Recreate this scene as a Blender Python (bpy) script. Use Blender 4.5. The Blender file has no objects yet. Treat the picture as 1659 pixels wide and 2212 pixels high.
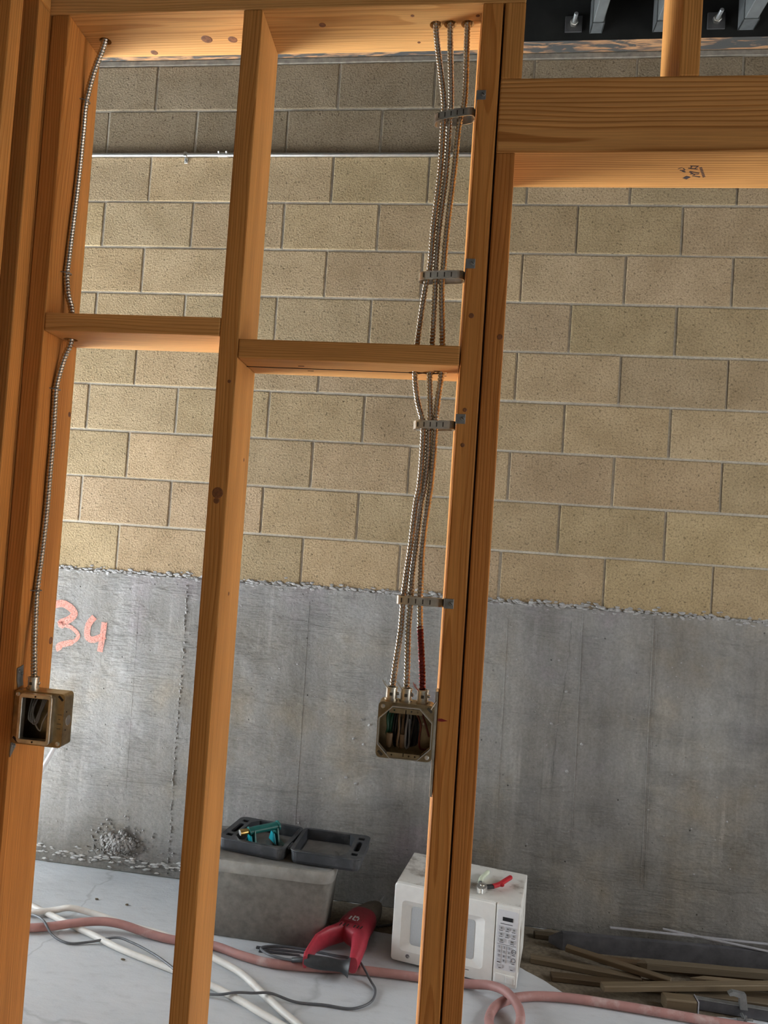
import bpy, bmesh, math, random
from mathutils import Vector, Matrix
random.seed(7)
S = bpy.context.scene
C = S.collection
PI = math.pi

# ------------------------------------------------------------------ camera
cd = bpy.data.cameras.new('camera')
cam = bpy.data.objects.new('camera', cd)
C.objects.link(cam)
RGT = Vector((0.988307, 0.13624, 0.068462))
DWN = Vector((0.063177, 0.042748, -0.997086))
FWD = Vector((-0.13877, 0.989753, 0.033641))
M = Matrix((RGT, -DWN, -FWD)).transposed().to_4x4()
M.translation = (1.5845, -3.171, 1.4747)
cam.matrix_world = M
cd.sensor_fit = 'VERTICAL'
cd.sensor_height = 24.0
cd.lens = 1661 / 2212 * 24.0
cd.shift_x = 99.5 / 2212
cd.clip_start = 0.02
S.camera = cam

# ------------------------------------------------------------------ world, light, exposure
w = bpy.data.worlds.new('sky'); S.world = w; w.use_nodes = True
bg = w.node_tree.nodes['Background']
bg.inputs[0].default_value = (0.86, 0.93, 1.0, 1)
bg.inputs[1].default_value = 0.05

def area(name, loc, direction, sx, sy, power, col):
    l = bpy.data.lights.new(name, 'AREA'); l.shape = 'RECTANGLE'
    l.size = sx; l.size_y = sy; l.energy = power; l.color = col
    o = bpy.data.objects.new(name, l); C.objects.link(o); o.location = loc
    o.rotation_euler = Vector(direction).to_track_quat('-Z', 'Y').to_euler()
    return o
# daylight in the open doorway at the left end of the corridor
area('doorway_daylight', (-2.78, -0.95, 1.25), (1, 0, 0), 1.5, 2.3, 190, (0.86, 0.94, 1.0))
# added fill lamp, unseen on the viewer's right, brightens right-hand stud faces
area('side_fill_light', (5.15, -2.75, 1.35), (-1, 0, 0), 1.4, 2.5, 58, (1.0, 0.96, 0.90))

# added fill lamp high at the corridor's right end, lifts right-facing wood
area('corridor_fill_light', (5.15, -.80, 1.95), (-1, 0, 0), 1.2, 1.5, 74, (0.95, 0.97, 1.0))
# sun through that doorway, falling on the floor inside it
sl = bpy.data.lights.new('sun', 'SUN'); sl.energy = 210; sl.angle = math.radians(.6); sl.color = (.97, .98, 1.0)
so = bpy.data.objects.new('sun', sl); C.objects.link(so); so.location = (-6, -1, 6)
so.rotation_euler = Vector((1, .05, -.95)).to_track_quat('-Z', 'Y').to_euler()

S.view_settings.view_transform = 'Standard'
S.view_settings.look = 'None'
S.view_settings.gamma = 1
S.view_settings.use_curve_mapping = False
S.view_settings.exposure = -0.1

# ------------------------------------------------------------------ material helpers
class N:
    def __init__(s, name):
        s.m = bpy.data.materials.new(name); s.m.use_nodes = True
        s.t = s.m.node_tree; s.t.nodes.clear()
        s.out = s.t.nodes.new('ShaderNodeOutputMaterial')
        s.b = s.t.nodes.new('ShaderNodeBsdfPrincipled')
        s.t.links.new(s.b.outputs[0], s.out.inputs[0])
    def n(s, typ, **k):
        x = s.t.nodes.new('ShaderNode' + typ)
        for a, v in k.items(): setattr(x, a, v)
        return x
    def l(s, a, b): s.t.links.new(a, b)
    def val(s, sock, v):
        if hasattr(v, 'is_output'): s.l(v, sock)
        else: sock.default_value = v
    def math(s, op, a, b=0.0, c=0.0):
        x = s.n('Math', operation=op); s.val(x.inputs[0], a); s.val(x.inputs[1], b); s.val(x.inputs[2], c)
        return x.outputs[0]
    def vec(s, op, a, b=(0, 0, 0)):
        x = s.n('VectorMath', operation=op); s.val(x.inputs[0], a); s.val(x.inputs[1], b)
        return x.outputs['Value' if op in ('LENGTH', 'DOT_PRODUCT') else 'Vector']
    def noise(s, v, scale, detail=3, rough=.55, dist=0):
        x = s.n('TexNoise'); s.l(v, x.inputs['Vector']); x.inputs['Scale'].default_value = scale
        x.inputs['Detail'].default_value = detail; x.inputs['Roughness'].default_value = rough
        x.inputs['Distortion'].default_value = dist
        return x
    def ramp(s, f, stops, interp='LINEAR'):
        x = s.n('ValToRGB'); s.l(f, x.inputs[0]); r = x.color_ramp; r.interpolation = interp
        while len(r.elements) < len(stops): r.elements.new(.5)
        for e, (p, c) in zip(r.elements, stops):
            e.position = p; e.color = c if len(c) == 4 else (*c, 1)
        return x.outputs[0]
    def mix(s, f, a, b, mode='MIX'):
        x = s.n('Mix', data_type='RGBA', blend_type=mode)
        s.val(x.inputs[0], f); s.val(x.inputs[6], a); s.val(x.inputs[7], b)
        return x.outputs[2]
    def scale(s, v, sc):
        return s.vec('MULTIPLY', v, sc)
    def bump(s, h, strength, dist):
        x = s.n('Bump'); s.l(h, x.inputs['Height']); x.inputs['Strength'].default_value = strength
        x.inputs['Distance'].default_value = dist; return x.outputs[0]
    def co(s): return s.n('TexCoord').outputs['Object']
    def info(s): return s.n('ObjectInfo')

def g3(v): return (v, v, v, 1)

def plain(name, col, rough=.5, metal=0.0, var=.12, vscale=60, bump=0.0, spec=.5, dirt=None):
    a = N(name); p = a.co()
    nz = a.noise(p, vscale, 4, .6)
    lo = tuple(c * (1 - var) for c in col); hi = tuple(min(1, c * (1 + var)) for c in col)
    c = a.ramp(nz.outputs[0], [(.3, lo), (.7, hi)])
    if dirt:
        n2 = a.noise(p, dirt[1], 5, .65)
        f = a.ramp(n2.outputs[0], [(dirt[2], g3(0)), (dirt[3], g3(1))])
        c = a.mix(f, c, (*dirt[0], 1))
    a.l(c, a.b.inputs['Base Color'])
    a.b.inputs['Roughness'].default_value = rough
    a.b.inputs['Metallic'].default_value = metal
    a.b.inputs['Specular IOR Level'].default_value = spec
    if bump: a.l(a.bump(nz.outputs[0], bump, .002), a.b.inputs['Normal'])
    return a.m

def wood(name, early, late, ring=.0048, rough=.62, ringfac=.75):
    a = N(name); p = a.co(); inf = a.info(); rnd = inf.outputs['Random']
    off = a.n('CombineXYZ')
    a.l(a.math('MULTIPLY_ADD', rnd, .16, -.08), off.inputs[0])
    r2 = a.math('FRACT', a.math('MULTIPLY', rnd, 37.7))
    a.l(a.math('MULTIPLY_ADD', r2, .08, .035), off.inputs[1])
    r3 = a.math('FRACT', a.math('MULTIPLY', rnd, 91.3))
    a.l(a.math('MULTIPLY', r3, 20.), off.inputs[2])
    q = a.vec('ADD', p, off.outputs[0])
    warp = a.noise(a.scale(q, (9, 9, 1.1)), 1.0, 2, .5)
    wv = a.vec('MULTIPLY', a.vec('SUBTRACT', warp.outputs['Color'], (.5, .5, .5)), (.05, .05, 0))
    rr = a.vec('ADD', a.vec('MULTIPLY', q, (1, 1, 0.006)), wv)
    d = a.vec('LENGTH', a.vec('MULTIPLY', rr, (1, 1, 0)))
    f = a.math('FRACT', a.math('MULTIPLY', d, 1 / ring))
    prof = a.ramp(f, [(0, g3(.05)), (.55, g3(.25)), (.86, g3(1)), (.95, g3(.9)), (1, g3(.05))])
    fib = a.noise(a.scale(q, (420, 420, 7)), 1.0, 3, .6)
    big = a.noise(a.scale(q, (14, 14, 1.2)), 1.0, 3, .6)
    c = a.mix(a.math('MULTIPLY', prof, ringfac), (*early, 1), (*late, 1))
    dk = a.ramp(fib.outputs[0], [(.3, g3(.80)), (.7, g3(1.12))])
    c = a.mix(1.0, c, dk, 'MULTIPLY')
    bg_ = a.ramp(big.outputs[0], [(.3, (.82, .78, .72, 1)), (.7, (1.12, 1.12, 1.12, 1))])
    c = a.mix(1.0, c, bg_, 'MULTIPLY')
    # a few dark resin streaks
    st = a.noise(a.scale(q, (260, 260, 2.2)), 1.0, 1, .5)
    sf = a.ramp(st.outputs[0], [(.76, g3(0)), (.80, g3(.55))])
    c = a.mix(sf, c, (late[0] * .35, late[1] * .25, late[2] * .2, 1))
    c = a.mix(1.0, c, inf.outputs['Color'], 'MULTIPLY')
    a.l(c, a.b.inputs['Base Color'])
    a.b.inputs['Roughness'].default_value = rough
    a.b.inputs['Specular IOR Level'].default_value = .25
    h = a.math('ADD', a.math('MULTIPLY', fib.outputs[0], .6), a.math('MULTIPLY', prof, -.5))
    a.l(a.bump(h, .22, .0012), a.b.inputs['Normal'])
    return a.m

def block_mat():
    a = N('concrete_block'); p = a.co(); inf = a.info()
    off = a.n('CombineXYZ'); a.l(a.math('MULTIPLY', inf.outputs['Random'], 50), off.inputs[0])
    a.l(a.math('MULTIPLY', inf.outputs['Random'], 23), off.inputs[2])
    q = a.vec('ADD', p, off.outputs[0])
    n1 = a.noise(q, 7, 4, .6); n2 = a.noise(q, 130, 4, .65); n3 = a.noise(q, 75, 2, .5, .3)
    c = a.ramp(n1.outputs[0], [(.3, (.285, .212, .122)), (.7, (.375, .286, .174))])
    sp = a.ramp(n2.outputs[0], [(.30, g3(.50)), (.46, g3(.94)), (.68, g3(1.2))])
    c = a.mix(1.0, c, sp, 'MULTIPLY')
    pit = a.ramp(n3.outputs[0], [(.30, g3(.5)), (.36, g3(1))])
    c = a.mix(.8, c, a.mix(1.0, c, pit, 'MULTIPLY'))
    hv = a.math('MULTIPLY_ADD', a.math('FRACT', a.math('MULTIPLY', inf.outputs['Random'], 17.3)), .16, .92)
    c = a.mix(1.0, c, a.n('CombineColor').outputs[0], 'MULTIPLY') if False else c
    x = a.n('VectorMath', operation='SCALE'); a.l(c, x.inputs[0]); a.l(hv, x.inputs['Scale'])
    c = a.mix(1.0, x.outputs[0], inf.outputs['Color'], 'MULTIPLY')
    a.l(c, a.b.inputs['Base Color']); a.b.inputs['Roughness'].default_value = .95
    a.b.inputs['Specular IOR Level'].default_value = .1
    h = a.math('ADD', n2.outputs[0], a.math('MULTIPLY', pit, .5))
    a.l(a.bump(h, .9, .006), a.b.inputs['Normal'])
    return a.m

def concrete_mat():
    a = N('cast_concrete'); p = a.co()
    n1 = a.noise(a.scale(p, (2.6, 2, 1.5)), 1.0, 6, .68)
    strk = a.noise(a.scale(p, (7, 4, .6)), 1.0, 6, .72)
    drip = a.noise(a.scale(p, (30, 4, 1.1)), 1.0, 4, .6)
    hg = a.noise(a.scale(p, (6, 30, 62)), 1.0, 6, .72, 1.2)
    fine = a.noise(p, 120, 5, .68)
    msk = a.noise(a.scale(p, (3.4, 3, 6.5)), 1.0, 4, .6)
    c = a.ramp(n1.outputs[0], [(.28, (.135, .131, .120)), (.42, (.195, .192, .184)), (.55, (.228, .227, .222)), (.75, (.285, .285, .285))])
    s = a.ramp(strk.outputs[0], [(.3, g3(.80)), (.5, g3(1)), (.74, g3(1.2))])
    c = a.mix(1.0, c, s, 'MULTIPLY')
    dm = a.ramp(a.noise(p, 2.3, 3, .5).outputs[0], [(.48, g3(0)), (.62, g3(1))])
    d = a.ramp(drip.outputs[0], [(.55, g3(0)), (.72, g3(.5))])
    c = a.mix(a.math('MULTIPLY', dm, d), c, (.38, .38, .37, 1))
    t = a.noise(p, 2.1, 4, .6)
    tint = a.ramp(t.outputs[0], [(.30, (1.14, 1.0, .80, 1)), (.45, (1.04, 1, .93, 1)), (.58, (1.02, 1, .97, 1)), (.72, (1.08, .97, 1.03, 1))])
    c = a.mix(1.0, c, tint, 'MULTIPLY')
    f = a.ramp(fine.outputs[0], [(.3, g3(.80)), (.7, g3(1.14))])
    c = a.mix(1.0, c, f, 'MULTIPLY')
    v = a.n('TexVoronoi'); a.l(p, v.inputs['Vector']); v.inputs['Scale'].default_value = 21
    pit = a.ramp(v.outputs['Distance'], [(.04, g3(.25)), (.085, g3(1))])
    pm = a.ramp(a.noise(p, 7, 2).outputs[0], [(.50, g3(0)), (.58, g3(1))])
    c = a.mix(pm, c, a.mix(1.0, c, pit, 'MULTIPLY'))
    a.l(c, a.b.inputs['Base Color']); a.b.inputs['Roughness'].default_value = .9
    a.b.inputs['Specular IOR Level'].default_value = .1
    hm = a.ramp(msk.outputs[0], [(.46, g3(.06)), (.60, g3(1))])
    h = a.math('ADD', a.math('MULTIPLY', hg.outputs[0], hm), a.math('MULTIPLY', fine.outputs[0], .30))
    h = a.math('ADD', h, a.math('MULTIPLY', pit, .35))
    h = a.math('ADD', h, a.math('MULTIPLY', strk.outputs[0], .22))
    a.l(a.bump(h, .9, .011), a.b.inputs['Normal'])
    return a.m

def floor_mat():
    a = N('dusty_concrete_floor'); p = a.co()
    n1 = a.noise(p, 1.6, 5, .55); n2 = a.noise(a.scale(p, (14, 34, 20)), 1.0, 5, .62); n3 = a.noise(p, 140, 3, .5)
    c = a.ramp(n1.outputs[0], [(.3, (.48, .505, .53)), (.7, (.58, .605, .63))])
    s = a.ramp(n2.outputs[0], [(.32, g3(.91)), (.45, g3(1)), (.7, g3(1.03))])
    c = a.mix(1.0, c, s, 'MULTIPLY')
    v = a.n('TexVoronoi', feature='DISTANCE_TO_EDGE'); a.l(a.vec('ADD', p, a.scale(a.noise(p, 3, 4).outputs['Color'], (.35, .35, 0))), v.inputs['Vector'])
    v.inputs['Scale'].default_value = .45
    cr = a.ramp(v.outputs['Distance'], [(.0, g3(.78)), (.0014, g3(1))])
    c = a.mix(1.0, c, cr, 'MULTIPLY')
    a.l(c, a.b.inputs['Base Color']); a.b.inputs['Roughness'].default_value = .8
    a.b.inputs['Specular IOR Level'].default_value = .3
    h = a.math('ADD', a.math('MULTIPLY', n2.outputs[0], 1.), a.math('MULTIPLY', n3.outputs[0], .25))
    a.l(a.bump(h, .5, .005), a.b.inputs['Normal'])
    return a.m

def sill_mat():
    a = N('overspray_wood'); p = a.co()
    n1 = a.noise(a.scale(p, (5, 30, 30)), 1.0, 4, .6, 1.5)
    w_ = a.noise(a.scale(p, (12, 120, 60)), 1.0, 3, .6, 1.0)
    c = a.ramp(w_.outputs[0], [(.35, (.27, .13, .055)), (.65, (.40, .22, .10))])
    f = a.ramp(n1.outputs[0], [(.41, g3(0)), (.53, g3(1))])
    c = a.mix(f, c, (.042, .042, .039, 1))
    a.l(c, a.b.inputs['Base Color']); a.b.inputs['Roughness'].default_value = .8
    return a.m

def spray_mat():
    a = N('orange_spray_paint'); p = a.co()
    n1 = a.noise(p, 70, 5, .65)
    c = a.ramp(n1.outputs[0], [(.3, (.72, .235, .165)), (.7, (.60, .33, .27))])
    a.l(c, a.b.inputs['Base Color']); a.b.inputs['Roughness'].default_value = .8
    al = a.ramp(a.noise(p, 150, 5, .7).outputs[0], [(.30, g3(.25)), (.55, g3(.85))])
    a.l(al, a.b.inputs['Alpha'])
    return a.m

M_ = {}
M_['lumber'] = wood('fir_lumber', (.66, .335, .105), (.45, .185, .042))
M_['lumber_hdr'] = wood('fir_header', (.66, .335, .105), (.40, .16, .036), ring=.0075, ringfac=1.0)
M_['block'] = block_mat()
M_['mortar'] = plain('mortar', (.40, .365, .30), .95, var=.2, vscale=130, bump=.5, spec=.1)
M_['mortar_light'] = plain('mortar_smear', (.29, .285, .275), .95, var=.3, vscale=90, bump=.6, spec=.1)
M_['concrete'] = concrete_mat()
M_['floor'] = floor_mat()
M_['sill'] = sill_mat()
M_['black'] = plain('black_paint', (.010, .0102, .0092), .8, var=.3, vscale=12, spec=.15)
M_['greypaint'] = plain('grey_paint', (.10, .107, .105), .5, var=.15, vscale=20)
M_['hanger'] = plain('dark_hanger_paint', (.075, .08, .08), .45, var=.2, vscale=40)
M_['washer'] = plain('dark_washer', (.035, .035, .035), .5)
M_['galv'] = plain('galvanised_steel', (.70, .67, .60), .36, 1.0, .25, 45)
M_['galv_bright'] = plain('bright_steel', (.74, .73, .70), .38, 1.0, .1, 45)
M_['galv_dull'] = plain('dull_zinc', (.30, .31, .31), .5, .85, .2, 40)
M_['armor'] = plain('cable_armour', (.57, .54, .49), .23, 1.0, .12, 90)
M_['armor_red'] = plain('cable_armour_red', (.20, .045, .045), .3, .9, .2, 90)
M_['brasszinc'] = plain('yellow_zinc', (.37, .29, .175), .36, 1.0, .25, 60)
M_['blackwire'] = plain('black_wire', (.015, .015, .016), .35)
M_['greenwire'] = plain('green_wire', (.01, .10, .05), .35)
M_['redwire'] = plain('dark_red_wire', (.12, .02, .015), .4)
M_['greywire'] = plain('grey_wire', (.30, .30, .30), .4)
M_['tanconn'] = plain('tan_connector', (.24, .15, .08), .5)
M_['whitewire'] = plain('white_wire', (.6, .58, .54), .4)
M_['darkhole'] = plain('shadowed_steel', (.10, .09, .075), .5, .6)
M_['spray'] = spray_mat()
M_['whiteplas'] = plain('yellowed_white_plastic', (.82, .82, .79), .42, var=.04, vscale=30, dirt=((.50, .45, .35), 14, .64, .95))
M_['whitetop'] = plain('dirty_white_steel', (.70, .69, .65), .5, var=.06, vscale=20, dirt=((.20, .16, .12), 7, .47, .62))
M_['whitepanel'] = plain('white_key_panel', (.72, .73, .76), .4, var=.04)
M_['window'] = plain('door_window_film', (.50, .53, .55), .35, var=.05, vscale=200)
M_['keygrey'] = plain('key_grey', (.52, .53, .56), .45)
M_['print'] = plain('dark_print', (.05, .05, .06), .5)
M_['display'] = plain('black_display', (.01, .01, .012), .15)
M_['tote'] = plain('dusty_grey_tote', (.175, .165, .145), .75, var=.25, vscale=35, bump=.3, dirt=((.10, .09, .075), 5, .5, .75))
M_['lid'] = plain('dusty_lid', (.255, .245, .225), .75, var=.2, vscale=25, bump=.2)
M_['case'] = plain('black_plastic_case', (.034, .037, .042), .40, var=.3, vscale=25, dirt=((.16, .16, .158), 11, .56, .9))
M_['casefloor'] = plain('dusty_case_floor', (.14, .135, .13), .6, var=.3, vscale=22)
M_['teal'] = plain('dark_teal_paint', (.012, .115, .105), .35, var=.2)
M_['teal2'] = plain('bright_teal_paint', (.01, .36, .44), .35, var=.1)
M_['brass'] = plain('worn_brass', (.46, .30, .10), .35, 1.0, .2)
M_['redtool'] = plain('red_tool_plastic', (.38, .032, .052), .42, var=.12, dirt=((.34, .17, .16), 13, .6, .85))
M_['blackrub'] = plain('black_rubber', (.028, .03, .033), .5, var=.2, dirt=((.10, .10, .10), 16, .55, .8))
M_['dustgrey'] = plain('dusty_tool_nose', (.17, .15, .12), .6, var=.2)
M_['hose'] = plain('faded_red_hose', (.37, .19, .175), .55, var=.12, vscale=16, dirt=((.50, .40, .38), 9, .55, .75))
M_['whitehose'] = plain('white_hose', (.66, .64, .60), .5, var=.08, vscale=18, dirt=((.45, .36, .31), 7, .55, .8))
M_['greycord'] = plain('grey_cord', (.10, .105, .115), .5, var=.15)
M_['whitepipe'] = plain('white_pipe', (.72, .73, .74), .35, var=.04)
M_['redgrip'] = plain('red_vinyl_grip', (.44, .02, .03), .35)
M_['palegrip'] = plain('pale_green_grip', (.66, .74, .58), .4)
M_['stake'] = wood('weathered_stake', (.15, .118, .078), (.095, .068, .042), ring=.004)
M_['channel'] = plain('dark_steel_channel', (.10, .10, .11), .5, .4, .3, 20)
M_['stripmetal'] = plain('pale_metal_strip', (.50, .50, .53), .4, .5)
M_['redmark'] = plain('red_marker', (.22, .01, .01), .5)
M_['inkstamp'] = plain('ink_stamp', (.045, .03, .035), .7)
M_['knot'] = plain('wood_knot', (.20, .075, .025), .6, var=.4, vscale=120)
M_['pencil'] = plain('dark_nail_hole', (.02, .012, .008), .8)
M_['wallpaint'] = plain('grey_plaster', (.40, .40, .39), .9, var=.06, vscale=4)

# ------------------------------------------------------------------ mesh helpers
def link(name, me, mat=None, parent=None, label=None, cat=None, group=None, kind=None):
    o = bpy.data.objects.new(name, me); C.objects.link(o)
    if mat is not None and me is not None and not me.materials:
        me.materials.append(M_[mat] if isinstance(mat, str) else mat)
    if parent: o.parent = parent
    if label: o['label'] = label
    if cat: o['category'] = cat
    if group: o['group'] = group
    if kind: o['kind'] = kind
    return o

def thing(name, label, cat, loc=(0, 0, 0), rz=0.0, group=None):
    o = link(name, None, None, None, label, cat, group)
    o.location = loc; o.rotation_euler = (0, 0, rz); o.empty_display_size = .05
    return o

def fin(bm, smooth=False, name='m'):
    bmesh.ops.recalc_face_normals(bm, faces=bm.faces)
    me = bpy.data.meshes.new(name)
    if smooth:
        for f in bm.faces: f.smooth = True
    bm.to_mesh(me); bm.free()
    if smooth:
        try: me.set_sharp_from_angle(angle=math.radians(40))
        except Exception: pass
    return me

def add_box(bm, x0, x1, y0, y1, z0, z1, bevel=0.0, seg=1):
    r = bmesh.ops.create_cube(bm, size=1.0)
    vs = r['verts']
    for v in vs:
        v.co = Vector(((x0 + x1) / 2 + v.co.x * (x1 - x0), (y0 + y1) / 2 + v.co.y * (y1 - y0), (z0 + z1) / 2 + v.co.z * (z1 - z0)))
    if bevel:
        es = list({e for v in vs for e in v.link_edges})
        bmesh.ops.bevel(bm, geom=es, offset=bevel, segments=seg, affect='EDGES', profile=.6)
    return bm

def boxm(x0, x1, y0, y1, z0, z1, bevel=0.0, seg=1, smooth=False):
    return fin(add_box(bmesh.new(), x0, x1, y0, y1, z0, z1, bevel, seg), smooth)

def loft(bm, loops, cap=True, closed=True):
    vl = [[bm.verts.new(p) for p in lp] for lp in loops]
    n = len(vl[0])
    for a, b in zip(vl, vl[1:]):
        for i in range(n if closed else n - 1):
            j = (i + 1) % n
            bm.faces.new((a[i], a[j], b[j], b[i]))
    if cap:
        bm.faces.new(vl[0][::-1]); bm.faces.new(vl[-1])
    return bm

def rrect(cx, cy, w, d, r, z, n=4):
    pts = []
    for k, (sx, sy) in enumerate(((1, 1), (-1, 1), (-1, -1), (1, -1))):
        for i in range(n + 1):
            a = PI / 2 * (k + i / n)
            pts.append(Vector((cx + sx * (w / 2 - r) + r * math.cos(a), cy + sy * (d / 2 - r) + r * math.sin(a), z)))
    return pts

def prism(bm, pts, z0, z1):
    return loft(bm, [[Vector((x, y, z0)) for x, y in pts], [Vector((x, y, z1)) for x, y in pts]])

def cyl(bm, p0, p1, r0, r1=None, n=16, cap=True):
    r1 = r0 if r1 is None else r1
    p0, p1 = Vector(p0), Vector(p1); d = (p1 - p0).normalized()
    u = d.orthogonal().normalized(); v = d.cross(u)
    f = lambda p, r: [p + (u * math.cos(2 * PI * i / n) + v * math.sin(2 * PI * i / n)) * r for i in range(n)]
    return loft(bm, [f(p0, r0), f(p1, r1)], cap)

def lathe(bm, p0, d, prof, n=18):
    p0 = Vector(p0); d = Vector(d).normalized(); u = d.orthogonal().normalized(); v = d.cross(u)
    loops = [[p0 + d * h + (u * math.cos(2 * PI * i / n) + v * math.sin(2 * PI * i / n)) * r for i in range(n)] for h, r in prof]
    return loft(bm, loops)

def spline(pts, step):
    P = [Vector(p) for p in pts]
    P = [P[0] * 2 - P[1]] + P + [P[-1] * 2 - P[-2]]
    dense = []
    for i in range(1, len(P) - 2):
        p0, p1, p2, p3 = P[i - 1:i + 3]
        # centripetal-like by chord tangents
        d01 = max((p1 - p0).length, 1e-6) ** .5; d12 = max((p2 - p1).length, 1e-6) ** .5; d23 = max((p3 - p2).length, 1e-6) ** .5
        m1 = (p2 - p1) + d12 * ((p1 - p0) / d01 - (p2 - p0) / (d01 + d12))
        m2 = (p2 - p1) + d12 * ((p3 - p2) / d23 - (p3 - p1) / (d12 + d23))
        for k in range(24):
            t = k / 24
            dense.append(p1 * (2 * t**3 - 3 * t * t + 1) + m1 * (t**3 - 2 * t * t + t) + p2 * (-2 * t**3 + 3 * t * t) + m2 * (t**3 - t * t))
    dense.append(P[-2])
    out = [dense[0]]; acc = 0.0; last = dense[0]
    for q in dense[1:]:
        seg = (q - last).length
        while acc + seg >= step and seg > 0:
            t = (step - acc) / seg
            last = last.lerp(q, t); out.append(last.copy()); seg = (q - last).length; acc = 0.0
        acc += seg; last = q
    if (out[-1] - dense[-1]).length > step * .3: out.append(dense[-1])
    return out

def tube(pts, r, step=.02, n=10, rad=None, flat=1.0):
    P = spline(pts, step); bm = bmesh.new(); loops = []
    t0 = (P[1] - P[0]).normalized(); u = t0.orthogonal().normalized()
    s = 0.0
    for i, p in enumerate(P):
        t = (P[min(i + 1, len(P) - 1)] - P[max(i - 1, 0)]).normalized()
        u = (u - t * u.dot(t)).normalized(); v = t.cross(u)
        if i: s += (p - P[i - 1]).length
        lp = []
        for k in range(n):
            a = 2 * PI * k / n
            rr = rad(s, a) if rad else r
            lp.append(p + u * math.cos(a) * rr + v * math.sin(a) * rr * flat)
        loops.append(lp)
    loft(bm, loops)
    return fin(bm, True)

def armor(pts, r=.0058, pitch=.0066):
    def rad(s, a):
        f = (s / pitch - a / (2 * PI)) % 1.0
        return r * (1.0 + .10 * math.sin(2 * PI * f)) - (.0009 if f > .80 else 0)
    return tube(pts, r, pitch / 5, 12, rad)

def boolean(me, cutters):
    """solid mesh minus cutter meshes"""
    o = bpy.data.objects.new('tmp_solid', me); C.objects.link(o); tmp = [o]
    for c in cutters:
        k = bpy.data.objects.new('tmp_cut', c); C.objects.link(k); tmp.append(k)
        m = o.modifiers.new('b', 'BOOLEAN'); m.operation = 'DIFFERENCE'; m.object = k; m.solver = 'EXACT'
    dg = bpy.context.evaluated_depsgraph_get(); dg.update()
    res = bpy.data.meshes.new_from_object(o.evaluated_get(dg))
    for t in tmp: bpy.data.objects.remove(t, do_unlink=True)
    res.materials.clear()
    return res

def text_mesh(s, size, depth=.0002):
    cu = bpy.data.curves.new('txt', 'FONT'); cu.body = s; cu.size = size; cu.extrude = depth
    cu.align_x = 'CENTER'; cu.align_y = 'CENTER'; cu.resolution_u = 2
    o = bpy.data.objects.new('txt', cu); C.objects.link(o)
    dg = bpy.context.evaluated_depsgraph_get(); dg.update()
    me = bpy.data.meshes.new_from_object(o.evaluated_get(dg))
    bpy.data.objects.remove(o, do_unlink=True); bpy.data.curves.remove(cu); me.materials.clear()
    return me

def blobs(pts, rnd, flatten=None):
    bm = bmesh.new()
    for (p, r) in pts:
        res = bmesh.ops.create_icosphere(bm, subdivisions=1, radius=r)
        for v in res['verts']:
            v.co *= rnd.uniform(.6, 1.25)
            if flatten is not None: v.co = Vector((v.co.x * flatten[0], v.co.y * flatten[1], v.co.z * flatten[2]))
            v.co += Vector(p)
    return fin(bm, False)

def ribbon(pts, width, y, wfun=None):
    """flat stroke on the wall (x,z path) at depth y"""
    P = spline([(x, y, z) for x, z in pts], .006); bm = bmesh.new(); L = []; R = []
    for i, p in enumerate(P):
        t = (P[min(i + 1, len(P) - 1)] - P[max(i - 1, 0)]).normalized(); nrm = Vector((-t.z, 0, t.x))
        wd = width * (wfun(i / len(P)) if wfun else 1)
        L.append(bm.verts.new(p + nrm * wd / 2)); R.append(bm.verts.new(p - nrm * wd / 2))
    for i in range(len(P) - 1): bm.faces.new((L[i], L[i + 1], R[i + 1], R[i]))
    return fin(bm)

# boards: long axis is local z so the grain runs along it
def board(name, x0, x1, y0, y1, z0, z1, label, cat, group=None, mat='lumber', tint=(1, 1, 1), bevel=.0028, holes=(), parent=None):
    cx, cy, cz = (x0 + x1) / 2, (y0 + y1) / 2, (z0 + z1) / 2
    dx, dy, dz = x1 - x0, y1 - y0, z1 - z0
    if dx > dz and dx > dy:          # lies along x: local z -> world x, local x -> world z (negated)
        hx, hy, hz = dz / 2, dy / 2, dx / 2; rot = (0, PI / 2, 0)
    elif dy > dz and dy > dx:        # lies along y: local z -> world -y
        hx, hy, hz = dx / 2, dz / 2, dy / 2; rot = (PI / 2, 0, 0)
    else:
        hx, hy, hz = dx / 2, dy / 2, dz / 2; rot = (0, 0, 0)
    me = boxm(-hx, hx, -hy, hy, -hz, hz, bevel, 2)
    if holes:
        inv = Matrix.Translation((cx, cy, cz)) @ __import__('mathutils').Euler(rot).to_matrix().to_4x4()
        inv = inv.inverted(); cut = []
        for (hx_, hy_, r) in holes:
            bm = bmesh.new(); cyl(bm, inv @ Vector((hx_, hy_, z0 - .02)), inv @ Vector((hx_, hy_, z1 + .02)), r, n=20)
            cut.append(fin(bm))
        me = boolean(me, cut)
    o = link(name, me, mat, parent, label, cat, group)
    o.location = (cx, cy, cz); o.rotation_euler = rot
    o.color = (*tint, 1)
    return o

# ================================================================== SETTING
fl = link('floor', boxm(-6, 7, -9, .2, -.15, 0), 'floor', kind='structure')
cl = link('ceiling', boxm(-2.98, 5.4, -5.8, .2, 3.86, 3.95), 'black', kind='structure')

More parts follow.
